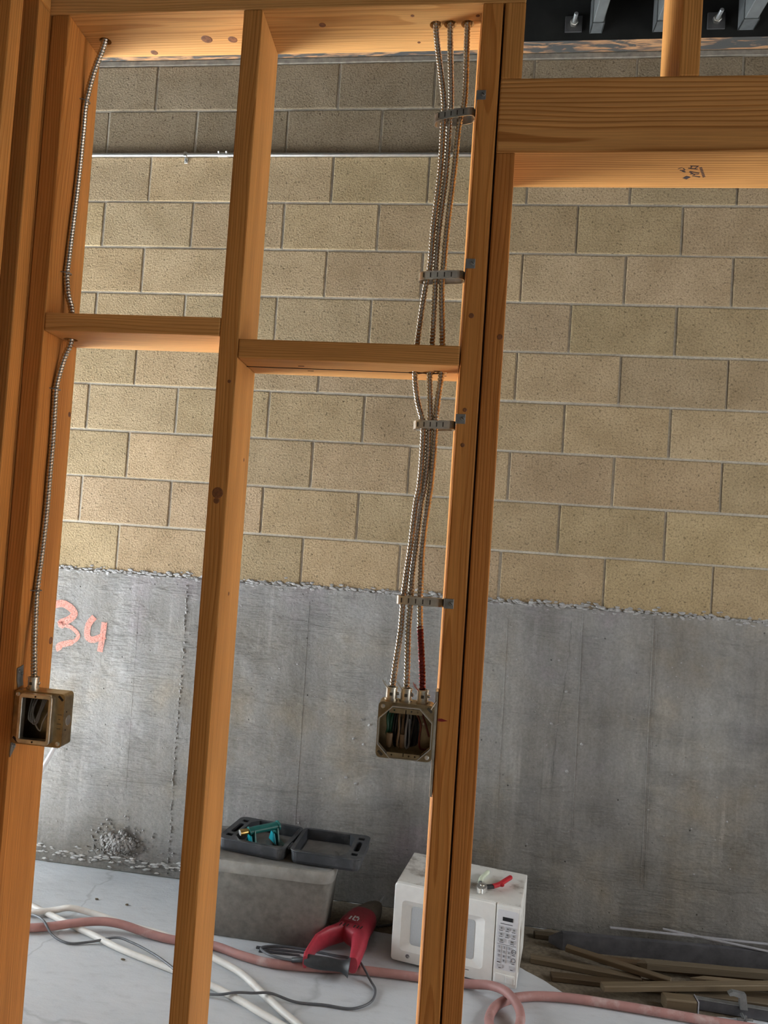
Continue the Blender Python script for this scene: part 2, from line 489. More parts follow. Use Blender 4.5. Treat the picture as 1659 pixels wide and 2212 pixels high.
# left end wall with the doorway that lets the daylight in
bm = bmesh.new()
add_box(bm, -2.98, -2.82, -.16, 0.0, 0, 3.86)
add_box(bm, -2.98, -2.82, -5.6, -1.74, 0, 3.86)
add_box(bm, -2.98, -2.82, -1.74, -.16, 2.45, 3.86)
link('wall_left', fin(bm), 'wallpaint', kind='structure')
bm = bmesh.new()
add_box(bm, 5.2, 5.4, -1.95, -1.40, 0, 3.86)
add_box(bm, 5.2, 5.4, -.20, 0.0, 0, 3.86)
add_box(bm, 5.2, 5.4, -1.40, -.20, 0, 1.2)
add_box(bm, 5.2, 5.4, -1.40, -.20, 2.7, 3.86)
add_box(bm, 5.2, 5.4, -5.6, -3.5, 0, 3.86)
add_box(bm, 5.2, 5.4, -3.5, -1.95, 2.65, 3.86)
link('wall_right', fin(bm), 'wallpaint', kind='structure')
link('wall_front', boxm(-2.98, 5.4, -5.8, -5.6, 0, 3.86), 'wallpaint', kind='structure')

# block wall: backing of mortar, a course of single blocks each
ZT = 3.5
wall = link('wall_back', boxm(-2.82, 5.2, .0046, .2, 1.2, 3.86), 'mortar', kind='structure')
BW, BH, J = .4064, .2032, .0095
bm = bmesh.new()
add_box(bm, -BW / 2 + J / 2, BW / 2 - J / 2, 0, .05, -BH / 2 + J / 2, BH / 2 - J / 2)
es = [e for e in bm.edges if all(v.co.y < .001 for v in e.verts)]
bmesh.ops.bevel(bm, geom=es, offset=.003, segments=2, affect='EDGES', profile=.5)
blk = fin(bm); blk.materials.append(M_['block'])
rowdx = [0.0021, -0.0058, 0.002, 0.0063, 0.0012, 0.0024, 0.0031, 0.0007, -0.0012, 0.0033, -0.0142]
rb = random.Random(3)
for rI in range(1, 12):
    off = .5 if rI % 2 == 1 else 0.0
    for k in range(-7, 12):
        u0 = k + off
        xc = (u0 + .5) * BW + rowdx[rI - 1]
        if xc - BW / 2 < -2.8 or xc + BW / 2 > 5.1: continue
        o = bpy.data.objects.new('block', blk); C.objects.link(o); o.parent = wall
        o.location = (xc + rb.uniform(-.0012, .0012), rb.uniform(-.0012, .0012), ZT - (rI - .5) * BH + rb.uniform(-.001, .001))
        o.rotation_euler = (rb.uniform(-.003, .003), rb.uniform(-.0025, .0025), rb.uniform(-.003, .003))
        t = rb.uniform(.9, 1.06)
        col = (t, t * rb.uniform(.97, 1.01), t * rb.uniform(.94, 1.02))
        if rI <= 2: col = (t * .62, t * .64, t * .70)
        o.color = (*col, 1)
link('top_grout', boxm(-2.82, 5.1, -.001, .05, 3.5005, 3.5235, .002), plain('dark_grout', (.17, .15, .12), .95, var=.35, vscale=30, bump=.6), wall)
# cast stem wall
stem = link('concrete_stem', boxm(-2.82, 5.2, -.004, .2, 0, 1.262, .004), 'concrete', wall)
rs = random.Random(5)
# ragged mortar bead along the top of the stem wall
pts = []
x = -.4
while x < 3.1:
    for _ in range(4):
        pts.append(((x + rs.uniform(-.01, .01), rs.uniform(-.003, .002), 1.262 + rs.gauss(0, .009)), rs.uniform(.003, .009)))
    x += rs.uniform(.006, .016)
link('mortar_squeeze', blobs(pts, rs, (1.7, .55, .8)), 'mortar_light', wall, kind='stuff')
# white residue at the foot of the wall
pts = []
x = -.4
while x < 1.0:
    for _ in range(2):
        pts.append(((x + rs.uniform(-.015, .015), rs.uniform(-.010, -.003), .045 + rs.gauss(0, .014)), rs.uniform(.004, .010)))
    x += rs.uniform(.008, .022)
link('base_residue', blobs(pts, rs, (1.9, .5, .6)), plain('white_residue', (.42, .415, .40), .95, var=.2), wall, kind='stuff')
# form seam: a ragged vertical ridge
pts = []
z = .02
while z < 1.235:
    t = (z) / 1.23
    pts.append(((.5185 + .003 * math.sin(9 * z) + rs.uniform(-.004, .004), -.006, z), rs.uniform(.002, .0055)))
    z += rs.uniform(.006, .02)
link('form_seam', blobs(pts, rs, (.7, .8, 1.4)), 'mortar_light', stem, kind='stuff')
# lump of splashed grout low on the wall
pts = []
for _ in range(420):
    a = rs.uniform(0, 2 * PI); q = abs(rs.gauss(0, 1))
    pts.append(((.300 + .088 * q * math.cos(a), -.006 - max(0, .030 - .024 * q), .128 + .050 * q * math.sin(a)), rs.uniform(.0022, .0115) * (1.15 if q < .9 else .6)))
link('grout_splash', blobs(pts, rs, (1, .9, .9)), plain('grey_grout', (.25, .245, .235), .95, var=.35, vscale=80, bump=.6), wall, kind='stuff')
# pebbly nibs and small chips on the stem wall
pts = []
for _ in range(150):
    pts.append(((rs.uniform(.0, 3.0), -.005, rs.uniform(.05, 1.2)), rs.uniform(.0015, .0042)))
for (px, pz) in ((1.30, .74), (1.33, .72), (1.27, .66), (1.31, .64), (1.29, .48), (1.25, .50), (2.10, .93), (2.17, .73), (2.05, .80), (2.12, .62)):
    pts.append(((px, -.006, pz), .0065))
link('wall_nibs', blobs(pts, rs, (1.2, .6, 1)), 'mortar_light', wall, kind='stuff')
# blistered patch on the right part of the stem wall
pts = []
for _ in range(120):
    pts.append(((rs.gauss(2.06, .05), -.0030, rs.gauss(.83, .10)), rs.uniform(.002, .0065)))
link('blister_patch', blobs(pts, rs, (1.0, .35, 2.2)), 'concrete', wall, kind='stuff')
for k_, (fx, z0, z1, wd) in enumerate(((2.418, .22, 1.25, .0022), (2.432, .20, 1.22, .0018), (2.150, .35, 1.24, .0018), (1.86, .12, 1.2, .0016), (1.05, .10, 1.2, .0016), (.31, .35, 1.15, .0014))):
    link('form_line', tube([(fx + .002, -.0034, z0), (fx, -.0034, (z0 + z1) / 2), (fx - .003, -.0034, z1)], wd, .05, 6), 'concrete', stem)
rk = random.Random(9); ck = [(2.095 + .012 * math.sin(z * 7) - .03 * (1.2 - z) + rk.uniform(-.004, .004), -.0036, z) for z in [1.21 - .022 * q for q in range(30)]]
link('settling_crack', tube(ck, .0009, .008, 5), plain('crack_shadow', (.10, .097, .092), .95), stem)
# sprayed numbers
num = link('painted_number', None, None, wall); num['label'] = 'faded orange sprayed number 34'
three = [(-.0768, 1.0995), (-.0402, 1.1082), (.005, 1.0885), (.0192, 1.0664), (-.0034, 1.0413), (-.042, 1.0207), (.0118, 1.0077), (.0454, .9758), (.029, .9512), (-.0428, .9217), (-.0352, .905)]
link('painted_digit', ribbon(three, .030, -.0062, lambda t: 1.05 if t < .5 else (.55 if t < .78 else .85)), 'spray', num)
link('painted_digit', ribbon([(.112, 1.0624), (.0874, 1.0256), (.0887, .9737), (.108, .9638), (.1673, .9862)], .028, -.0062), 'spray', num)
link('painted_digit', ribbon([(.1595, 1.0432), (.1557, .9794), (.1488, .9154)], .026, -.0068), 'spray', num)

# ================================================================== OVERHEAD: ledger, joists
me = boxm(-2.8, 5.1, -.0726, .0, 3.524, 3.84, .003)
me.materials.append(M_['black']); me.materials.append(M_['sill'])
for p in me.polygons:
    if p.normal.z < -.7: p.material_index = 1
led = link('ledger_beam', me, None, None, 'black painted ledger beam bolted along the top of the block wall', 'beam')
bm = bmesh.new(); add_box(bm, -.033, .033, -.006, 0, -.033, .033, .001)
wsh = fin(bm); wsh.materials.append(M_['washer'])
bm = bmesh.new(); lathe(bm, (0, -.006, 0), (0, -1, 0), [(0, .0145), (.0015, .016), (.0145, .016), (.016, .0145)], 6); nut = fin(bm); nut.materials.append(M_['galv'])
bm = bmesh.new(); lathe(bm, (0, 0, 0), (0, -1, 0), [(0, .008), (.066, .008), (.068, .0065)], 12); rod = fin(bm, True); rod.materials.append(M_['galv_dull'])
for bx in (.75, 1.35, 1.967, 2.508, 3.1):
    b = link('anchor_bolt', None, None, led); b.location = (bx, -.0726, 3.592)
    for nm, me in (('washer_plate', wsh), ('nut', nut), ('rod', rod)): link(nm, me, None, b)
for i, (jx, jw, lab) in enumerate(((2.034, .040, 'grey ceiling joist end hung beside the bolted washer left of the short stud'), (2.275, .040, 'grey ceiling joist end half hidden behind the short stud above header'), (2.593, .05, 'grey ceiling joist end at the top right corner'))):
    t = thing('ceiling_joist', lab, 'joist', (jx, 0, 3.553), 0, 'joists hung on the ledger')
    link('joist', boxm(0, jw, -5.5, -.0756, .006, .24, .003), 'greypaint', t)
    hb = bmesh.new()
    add_box(hb, -.004, jw + .004, -.135, -.074, .0, .005, .001)
    add_box(hb, -.004, -.0005, -.135, -.074, .0, .13)
    add_box(hb, jw + .0005, jw + .004, -.135, -.074, .0, .13)
    link('joist_hanger', fin(hb), 'hanger', t)

# ================================================================== FRAMED WALL
YF, YB = -1.75, -1.61
ZP = 2.4918
board('wall_stud', .7315, .770, YF, YB, .04, ZP, 'leftmost upright stud carrying the single armoured cable and open box', 'stud', 'upright studs of the framed wall', tint=(.92, .80, .66))
board('wall_stud', 1.132, 1.1705, YF, YB, .04, ZP, 'lone upright stud in the middle between the two bays', 'stud', 'upright studs of the framed wall', tint=(.97, .93, .88))
board('wall_stud', 1.5925, 1.6305, YF, YB, .04, ZP, 'full height stud with four cable straps and the crowded box on it', 'stud', 'upright studs of the framed wall', tint=(.96, .84, .70))
board('wall_stud', 1.6348, 1.6695, YF, YB, .04, 2.2063, 'shorter jack stud under the left end of the header', 'stud', 'upright studs of the framed wall', tint=(.90, .74, .60))
board('wall_stud', 1.6350, 1.6725, YF, YB, 2.3468, ZP, 'short cripple stud standing on the left end of header', 'stud', 'upright studs of the framed wall', tint=(1, .96, .9))
board('wall_stud', 1.9496, 1.9850, YF, YB, 2.3468, 3.53, 'short stud rising from the middle of header to the dark ceiling', 'stud', 'upright studs of the framed wall', tint=(1.04, 1, .95))
board('sole_plate', .60, 1.6695, YF, YB, 0, .04, 'flat bottom plate on the floor under the studs', 'plate')
board('header_beam', 1.6346, 3.2, YF, YB, 2.2063, 2.3468, 'thick wooden header beam over the door opening', 'beam', mat='lumber_hdr', tint=(1.08, 1.10, 1.2))
CH = [(1.5051, -1.692, .0125), (1.533, -1.692, .0125), (1.5662, -1.692, .0125)]
board('top_plate', .60, 1.6725, YF, YB, ZP, 2.5299, 'lower top plate with cables passing up through drilled holes', 'plate', tint=(1.15, 1.27, 1.5), holes=CH + [(.8075, -1.666, .0125)])
board('top_plate', .45, 1.6725, YF, YB, 2.5303, 2.568, 'upper top plate doubled on the drilled plate', 'plate', tint=(1, .97, .92), holes=CH + [(.8085, -1.666, .0125)])
board('blocking', .7703, 1.1317, YF, YB, 1.847, 1.8838, 'horizontal blocking between the left stud and middle stud', 'blocking', tint=(1.14, 1.22, 1.4), holes=[(.7915, -1.681, .0145)])
bk = board('blocking', 1.1709, 1.5915, YF, YB, 1.8062, 1.8436, 'split horizontal blocking between middle stud and strapped stud', 'blocking', tint=(1.06, 1.08, 1.15),
      holes=[(1.5080, -1.6765, .0135), (1.5370, -1.680, .0135), (1.558, -1.684, .0125)])
link('split_crack', boxm(-.0003, .0012, -.0009, .0009, -.20, .20), 'pencil', bk).location = (.0187, .070 - 1.68 + 1.61 + .001, -.02)
for sx in (-.09, .175):
    for dy in (-.018, .022):
        o = link('staple_mark', boxm(-.0003, .0007, -.0007, .0007, -.006, .006), 'pencil', bk); o.location = (.0187, dy - .002, sx + dy * .3)
board('wall_stud', .6925, .7310, YF, YB, .04, ZP, 'inner corner stud filling the dark gap behind the crossing wall', 'stud', 'upright studs of the framed wall', tint=(.8, .7, .58))
# corner studs of the crossing wall on the left
board('corner_stud', .592, .7315, -1.797, -1.7555, .0, ZP, 'upright stud of the crossing wall nearest the leftmost stud', 'stud', 'corner studs of the crossing wall', tint=(1.0, .93, .84))
board('corner_stud', .592, .7315, -1.888, -1.849, .0, ZP, 'outermost upright stud of the crossing wall at left edge', 'stud', 'corner studs of the crossing wall', tint=(1.05, 1, .93))
board('crossing_plate', .592, .7315, -3.0, -1.7555, ZP, 2.5299, 'top plate of the crossing wall running toward the viewer', 'plate', tint=(.95, .9, .82))

link('wall_light_blocker', boxm(.574, .590, -5.6, -1.752, 0, 2.57), plain('blocker_plywood', (.40, .26, .12), .7, var=.1), kind='structure')  # unseen panel added to keep doorway light off the corner stud fronts
# knots and nail holes on the wood (parts of their boards)
def knot(parent_xyz, nrm, r, par, sq=1.6):
    bm = bmesh.new(); n = Vector(nrm)
    cyl(bm, Vector(parent_xyz), Vector(parent_xyz) + n * .0005, r, r * .8, n=14)
    o = link('knot', fin(bm), 'knot'); o.parent = par; o.matrix_parent_inverse = par.matrix_basis.inverted()
    return o
bpy.context.view_layer.update()
st = [o for o in C.objects if o.name.startswith('wall_stud')]
for p, r, s in (((1.151, -1.75, 1.545), .011, 1), ((1.150, -1.75, 1.53), .006, 1), ((1.607, -1.75, 1.90), .005, 2), ((1.662, -1.75, 1.862), .0055, 3), ((1.606, -1.75, 1.725), .004, 2), ((1.606, -1.75, 1.66), .004, 2), ((1.655, -1.75, .42), .006, 3), ((1.158, -1.75, 1.76), .0035, 1)):
    knot(p, (0, -1, 0), r, st[s])
for p, r, s in (((.7702, -1.62, 1.70), .006, 0), ((.7702, -1.66, 2.18), .005, 0), ((.7702, -1.622, 1.215), .008, 0), ((1.1707, -1.65, 1.62), .004, 1), ((1.1707, -1.69, 1.35), .004, 1)):
    knot(p, (1, 0, 0), r, st[s])
tw = [o for o in C.objects if o.get('label', '').startswith('full height stud')][0]
tw.rotation_euler = (0, 0, math.radians(1.8)); tw.location.x -= .0012
tp = [o for o in C.objects if o.name.startswith('top_plate')]
for p, r in (((1.03, -1.665, ZP), .012), ((1.085, -1.662, ZP), .010), ((.90, -1.625, ZP), .008), ((1.28, -1.70, ZP), .007), ((1.46, -1.72, ZP), .0035), ((1.47, -1.64, ZP), .0035), ((1.585, -1.715, ZP), .004)):
    knot(p, (0, 0, -1), r, tp[0])
# red marker tick at the crowded box
bm = bmesh.new(); loft(bm, [[Vector((1.594, -1.7503, 1.156)), Vector((1.594, -1.7503, 1.1605)), Vector((1.601, -1.7503, 1.161)), Vector((1.612, -1.7503, 1.158)), Vector((1.601, -1.7503, 1.1555))], [Vector((1.594, -1.7508, 1.156)), Vector((1.594, -1.7508, 1.1605)), Vector((1.601, -1.7508, 1.161)), Vector((1.612, -1.7508, 1.158)), Vector((1.601, -1.7508, 1.1555))]])
o = link('marker_tick', fin(bm), 'redmark'); o.parent = st[2]; o.matrix_parent_inverse = st[2].matrix_basis.inverted(); o['label'] = 'red marker tick'
# ink stamp under the header
hd = [o for o in C.objects if o.name.startswith('header_beam')][0]
bm = bmesh.new()
def inkbar(cx, cy, l, wd, ang):
    r = bmesh.ops.create_cube(bm, size=1.0)
    m = Matrix.Translation((cx, cy, 2.2060)) @ Matrix.Rotation(ang, 4, 'Z') @ Matrix.Diagonal((l, wd, .0004, 1))
    bmesh.ops.transform(bm, matrix=m, verts=r['verts'])
A = math.radians(52)
for k in range(7):                                   # small line of print
    inkbar(2.012 + .0038 * k * .62 * 1.15, -1.693 + .0038 * k * 1.15 * 1.3, .0035, .0045, A)
for dx, dy, l, wd, an in ((1.999, -1.690, .018, .0022, .2), (1.998, -1.700, .014, .002, .1), (1.9945, -1.695, .002, .010, 0), (2.004, -1.696, .002, .010, .3),
                          (2.006, -1.676, .020, .0022, .35), (2.008, -1.669, .016, .0022, .1), (2.003, -1.672, .018, .002, .75), (2.014, -1.660, .016, .0025, .3),
                          (1.998, -1.655, .010, .010, .5), (1.984, -1.688, .008, .002, .9), (1.982, -1.683, .009, .002, .2), (1.986, -1.679, .008, .003, .6), (1.976, -1.692, .008, .0015, -.6)):
    inkbar(dx, dy, l, wd, an)
o = link('ink_stamp', fin(bm), 'inkstamp'); o.parent = hd; o.matrix_parent_inverse = hd.matrix_basis.inverted(); o['label'] = 'black inked grade stamp'

# ================================================================== CABLES
UP = [[(1.5051, -1.692, 2.56), (1.5051, -1.692, 2.4907), (1.5314, -1.7, 2.3235), (1.5313, -1.7, 2.2905), (1.5319, -1.698, 2.1973), (1.5257, -1.698, 2.0852), (1.5234, -1.698, 2.0035), (1.5183, -1.692, 1.9756), (1.5087, -1.677, 1.8678)],
      [(1.533, -1.692, 2.56), (1.533, -1.692, 2.49), (1.5442, -1.692, 2.328), (1.5431, -1.692, 2.2948), (1.5433, -1.692, 2.2003), (1.5366, -1.692, 2.0879), (1.5351, -1.692, 2.0059), (1.5361, -1.69, 1.9767), (1.5373, -1.68, 1.8679)],
      [(1.5662, -1.692, 2.56), (1.5662, -1.692, 2.4892), (1.5691, -1.69, 2.3289), (1.5623, -1.69, 2.2958), (1.5584, -1.69, 2.2013), (1.5521, -1.692, 2.0881), (1.5498, -1.692, 2.0062), (1.549, -1.69, 1.977), (1.5568, -1.684, 1.8675)]]
LO = [[(1.5077, -1.676, 1.8059), (1.5176, -1.69, 1.7466), (1.5293, -1.695, 1.7092), (1.5315, -1.697, 1.6902), (1.5324, -1.697, 1.6345), (1.5306, -1.697, 1.5788), (1.5273, -1.697, 1.5573), (1.5219, -1.699, 1.4701), (1.5169, -1.697, 1.4079), (1.5145, -1.697, 1.368), (1.5139, -1.705, 1.3099), (1.5086, -1.72, 1.2384), (1.5058, -1.728, 1.19)],
      [(1.5367, -1.68, 1.8061), (1.5407, -1.69, 1.7476), (1.5431, -1.692, 1.7103), (1.5424, -1.692, 1.6915), (1.5433, -1.692, 1.6357), (1.5398, -1.69, 1.5799), (1.5367, -1.688, 1.5583), (1.5313, -1.688, 1.4708), (1.5279, -1.69, 1.4084), (1.5283, -1.692, 1.3687), (1.5282, -1.703, 1.3108), (1.5314, -1.72, 1.2405), (1.5330, -1.728, 1.19)],
      [(1.559, -1.684, 1.8061), (1.5551, -1.69, 1.7482), (1.5539, -1.692, 1.7108), (1.5543, -1.692, 1.6921), (1.5543, -1.692, 1.6363), (1.5523, -1.692, 1.5805), (1.5502, -1.692, 1.559), (1.5446, -1.692, 1.4717), (1.5451, -1.692, 1.4098), (1.5463, -1.692, 1.3702), (1.5503, -1.703, 1.3127), (1.559, -1.72, 1.243), (1.5634, -1.728, 1.19)]]
labs = ['left one of three armoured cables dropping into the crowded box', 'middle one of three armoured cables dropping into the crowded box', 'right one of three armoured cables, red stained near the crowded box']
for k in range(3):
    if k < 2:
        link('armored_cable', armor(UP[k] + LO[k]), 'armor', None, labs[k], 'cable', 'armoured cables in the right bay')
    else:
        t = thing('armored_cable', labs[k], 'cable', (0, 0, 0), 0, 'armoured cables in the right bay')
        link('sheath', armor(UP[k] + LO[k][:-2]), 'armor', t)
        link('red_end', armor([(1.5500, -1.702, 1.318)] + LO[k][-2:], .0061), 'armor_red', t)
LU = [(.8085, -1.666, 2.56), (0.8065, -1.6678, 2.4897), (0.79, -1.6732, 2.4194), (0.7775, -1.6722, 2.3532), (0.777, -1.6733, 2.2967), (0.777, -1.6767, 2.2016), (0.777, -1.6833, 2.1069), (0.777, -1.6905, 2.013), (0.777, -1.692, 1.9793), (0.779, -1.6857, 1.9426), (0.788, -1.6808, 1.9089),
      (0.792, -1.6816, 1.8428), (0.783, -1.6853, 1.8088), (0.778, -1.6954, 1.7624), (0.777, -1.6989, 1.7372), (0.777, -1.6978, 1.701), (0.777, -1.6953, 1.6325), (0.777, -1.696, 1.5633), (0.777, -1.6968, 1.4839), (0.777, -1.7013, 1.4072), (0.777, -1.7088, 1.3304), (0.782, -1.7157, 1.2729), (0.791, -1.7254, 1.2089), (0.798, -1.729, 1.150)]
link('armored_cable', armor(LU, .0062), 'armor', None, 'single armoured cable stapled down the leftmost stud', 'cable')
for (sy, sz, lab) in ((-1.6725, 2.357, 'thin wire staple over the cable near the top plate'), (-1.692, 1.982, 'thin wire staple over the cable just above left blocking'), (-1.699, 1.739, 'thin wire staple over the cable just below left blocking'), (-1.7085, 1.3275, 'thin wire staple over the cable above the left box')):
    link('cable_staple', tube([(.770, sy - .0125, sz), (.7775, sy - .0105, sz), (.7845, sy - .006, sz), (.7858, sy, sz), (.7845, sy + .006, sz), (.7775, sy + .0105, sz), (.770, sy + .0125, sz)], .0011, .003, 6), 'galv_dull', None, lab, 'staple', 'staples on the left cable')

# cable straps on the king stud
def strap(z, x0, lab, tz, tilt=0.0):
    t = thing('cable_strap', lab, 'strap', (1.5925, -1.695, z), 0, 'slotted straps round the three cables')
    bm = bmesh.new(); L = 1.5925 - x0
    pth = [(-.0012, .0), (-.006, -.013), (-L * .35, -.0165), (-L * .75, -.0165), (-L + .004, -.012), (-L, -.002), (-L + .003, .010), (-L * .6, .0155), (-L * .3, .0155), (-.005, .013), (-.0012, .004)]
    P = spline([(a, b, 0) for a, b in pth], .004); h = .0078; th = .0009
    lo_ = []
    for i, p in enumerate(P):
        tg = (P[min(i + 1, len(P) - 1)] - P[max(i - 1, 0)]).normalized(); nn = Vector((-tg.y, tg.x, 0))
        dz = -tilt * (-p.x / L)
        lo_.append([p + nn * th + Vector((0, 0, -h + dz)), p + nn * th + Vector((0, 0, h + dz)), p - nn * th + Vector((0, 0, h + dz)), p - nn * th + Vector((0, 0, -h + dz))])
    loft(bm, lo_); link('band', fin(bm), 'galv', t)
    for k in range(5):
        xx = -L * (.30 + .15 * k)
        o = link('slot', boxm(-.0011, .0011, -.0006, .0006, -.0045, .0045), 'darkhole', t); o.location = (xx, -.0179, -tilt * (-xx / L))
    bm = bmesh.new()
    add_box(bm, .0005, .0165, -.0565, -.0552, tz - .009, tz + .009, .0004)
    add_box(bm, -.0012, .0004, -.0565, .012, tz - .009, tz + .009, .0003)
    link('tab', fin(bm), 'galv_dull', t)
    bm = bmesh.new(); lathe(bm, (.0115, -.0565, tz + .0005), (0, -1, 0), [(0, .0042), (.0016, .0038), (.0024, .002)], 12)
    sc = link('screw', fin(bm, True), 'galv_dull', t)
    o = link('screw_slot', boxm(-.0028, .0028, -.0004, .0004, -.0005, .0005), 'pencil', sc); o.location = (.0115, -.0591, tz + .0005); o.rotation_euler = (0, .7, 0)
strap(2.3095, 1.5150, 'topmost slotted metal strap round the three cables', .006, .012)
strap(1.9910, 1.5050, 'second slotted strap from the top, above the right blocking', .006, .004)
strap(1.7030, 1.5130, 'third slotted strap from the top, just below right blocking', .005, .003)
strap(1.3660, 1.5030, 'lowest slotted strap, nearest the crowded box', .003, .0)

# ================================================================== JUNCTION BOXES
def connector(par, x, y, z, r=.0103):
    bm = bmesh.new()
    lathe(bm, (x, y, z), (0, 0, 1), [(0, r * 1.18), (.003, r * 1.18), (.0032, r), (.021, r), (.0215, r * 1.1), (.0235, r * 1.1), (.0238, r * .75), (.018, r * .7)], 18)
    c = link('connector', fin(bm, True), 'galv', par)
    bm = bmesh.new(); add_box(bm, x - .0028, x + .0028, y - r - .0008, y - r + .001, z + .009, z + .0145)
    link('connector_window', fin(bm), 'darkhole', c)
    bm = bmesh.new(); lathe(bm, (x + r * 1.0, y, z + .012), (1, 0, 0), [(0, .0032), (.003, .003), (.0036, .002)], 10)
    link('connector_screw', fin(bm, True), 'galv_bright', c)
    return c

def chamfer_poly(w, h, c):
    a, b = w / 2, h / 2
    return [(a, -b + c), (a, b - c), (a - c, b), (-a + c, b), (-a, b - c), (-a, -b + c), (-a + c, -b), (a - c, -b)]

def poly_xz(pts, y0, y1, cx, cz):
    bm = bmesh.new()
    loft(bm, [[Vector((cx + x, y0, cz + z)) for x, z in pts], [Vector((cx + x, y1, cz + z)) for x, z in pts]])
    return fin(bm)

def rr_poly(w, h, r, n=4):
    return [(p.x, p.y) for p in rrect(0, 0, w, h, r, 0, n)]

# --- crowded box on the right
BX, BZ = 1.5358, 1.1315
t = thing('junction_box', 'square open steel box crowded with wires on the strapped stud', 'electrical box')
body = boolean(poly_xz(rr_poly(.1015, .1015, .008), -1.750, -1.7115, BX, BZ), [poly_xz(rr_poly(.098, .098, .007), -1.79, -1.7135, BX, BZ)])
link('box_body', body, 'brasszinc', t)
ring = boolean(poly_xz(rr_poly(.1015, .1015, .008), -1.7522, -1.7502, BX, BZ), [poly_xz(chamfer_poly(.0925, .089, .022), -1.79, -1.70, BX, BZ - .001)])
rg = link('device_ring', ring, 'brasszinc', t)
rim = boolean(poly_xz(chamfer_poly(.0975, .0945, .0240), -1.7640, -1.7505, BX, BZ - .001), [poly_xz(chamfer_poly(.0940, .0910, .0228), -1.80, -1.70, BX, BZ - .001)])
link('raised_rim', rim, 'galv_bright', rg)
for s in (1, -1):
    bm = bmesh.new(); z0 = BZ - .001 + s * .0400
    pts = [(-.030, -.0052), (.030, -.0052), (.030, .0042), (-.030, .0042)]
    tabm = poly_xz(pts, -1.7625, -1.7610, BX, z0)
    holes_ = []
    for hx in (-.021, .010, .021):
        b2 = bmesh.new(); cyl(b2, (BX + hx, -1.78, z0), (BX + hx, -1.74, z0), .0016, n=10); holes_.append(fin(b2))
    holes_.append(boxm(BX - .0009, BX + .0009, -1.78, -1.74, z0 - s * .0075, z0 + .002 * s) if s > 0 else boxm(BX - .0009, BX + .0009, -1.78, -1.74, z0 - .002, z0 + .0075))
    link('ring_tab', boolean(tabm, holes_), 'brasszinc', rg); bm.free()
for (sx, sz) in ((-1, 1), (1, -1)):
    bm = bmesh.new(); lathe(bm, (BX + sx * .0425, -1.7522, BZ + sz * .0425), (0, -1, 0), [(0, .0042), (.0016, .004), (.0026, .0024)], 12)
    link('ring_screw', fin(bm, True), 'galv_bright', rg)
for (sx, sz, an) in ((-1, -1, .75), (1, 1, .75)):
    o = link('screw_slot', boxm(-.0055, .0055, -.0004, .0004, -.0024, .0024, .0003), 'darkhole', rg); o.location = (BX + sx * .0425, -1.7523, BZ + sz * .0425); o.rotation_euler = (0, an, 0)
for x in (1.5058, 1.5330, 1.5634): connector(t, x, -1.7285, BZ + .0508)
# wires inside
rw = random.Random(11)
wl = [('greenwire', -.034), ('greenwire', -.030), ('greenwire', -.026), ('blackwire', -.020), ('blackwire', -.016), ('tanconn', -.010), ('tanconn', -.006), ('blackwire', .000), ('blackwire', .004), ('greywire', .002), ('blackwire', .009), ('blackwire', .013), ('greywire', .010), ('blackwire', .017)]
for mt, wx in wl:
    bot = -.035 + rw.uniform(0, .006) if mt != 'greenwire' else -.012
    y = -1.730 + rw.uniform(-.010, .008)
    link('wire', tube([(BX + wx * .6, -1.728, BZ + .046), (BX + wx + rw.uniform(-.003, .003), y, BZ + .025), (BX + wx + rw.uniform(-.002, .002), y - .004, BZ), (BX + wx + rw.uniform(-.002, .002), y, BZ + bot), (BX + wx + .005, y + .003, BZ + bot + .003), (BX + wx + .005, y + .004, BZ + .02)], .0021, .004, 7), mt, t)
link('wire', tube([(BX + .020, -1.735, BZ + .030), (BX + .028, -1.742, BZ + .012), (BX + .027, -1.744, BZ - .008), (BX + .027, -1.742, BZ - .022), (BX + .030, -1.736, BZ - .032), (BX + .040, -1.730, BZ - .034)], .002, .004, 7), 'redwire', t)
link('wire', tube([(BX + .028, -1.735, BZ + .034), (BX + .038, -1.740, BZ + .010), (BX + .044, -1.738, BZ - .008)], .002, .004, 7), 'redwire', t)
for wx, mt in ((-.028, 'tanconn'), (-.004, 'tanconn')):
    bm = bmesh.new(); lathe(bm, (BX + wx, -1.738, BZ - .008), (0, 0, -1), [(0, .0062), (.003, .0066), (.022, .005), (.026, .003)], 12)
    link('wire_connector', fin(bm, True), mt, t)
bm = bmesh.new(); lathe(bm, (BX + .0335, -1.7140, BZ + .009), (0, -1, 0), [(0, .0038), (.002, .0036), (.003, .002)], 12); link('ground_screw', fin(bm, True), 'galv_bright', t)
bm = bmesh.new()
add_box(bm, 1.5868, 1.5922, -1.7475, -1.712, 1.018, 1.208, .0006)
add_box(bm, 1.5845, 1.5866, -1.7475, -1.715, 1.086, 1.178, .0004)
link('mounting_bracket', fin(bm), 'galv', t)
link('tie_wire', tube([(1.591, -1.742, 1.196), (1.586, -1.752, 1.186), (1.580, -1.754, 1.176)], .0012, .003, 6), 'galv', t)
for (cx, mt) in ((1.493, 'whitewire'), (1.519, 'whitewire'), (1.549, 'redwire')):
    for q in range(2):
        link('anti_short_tail', tube([(cx + .007, -1.736, 1.204), (cx + .003 - q * .003, -1.738, 1.210), (cx - .001 - q * .003, -1.739, 1.217 + q * .002)], .0009, .003, 5), mt if mt != 'redwire' else plain('pink_tail', (.6, .2, .17), .5), t)

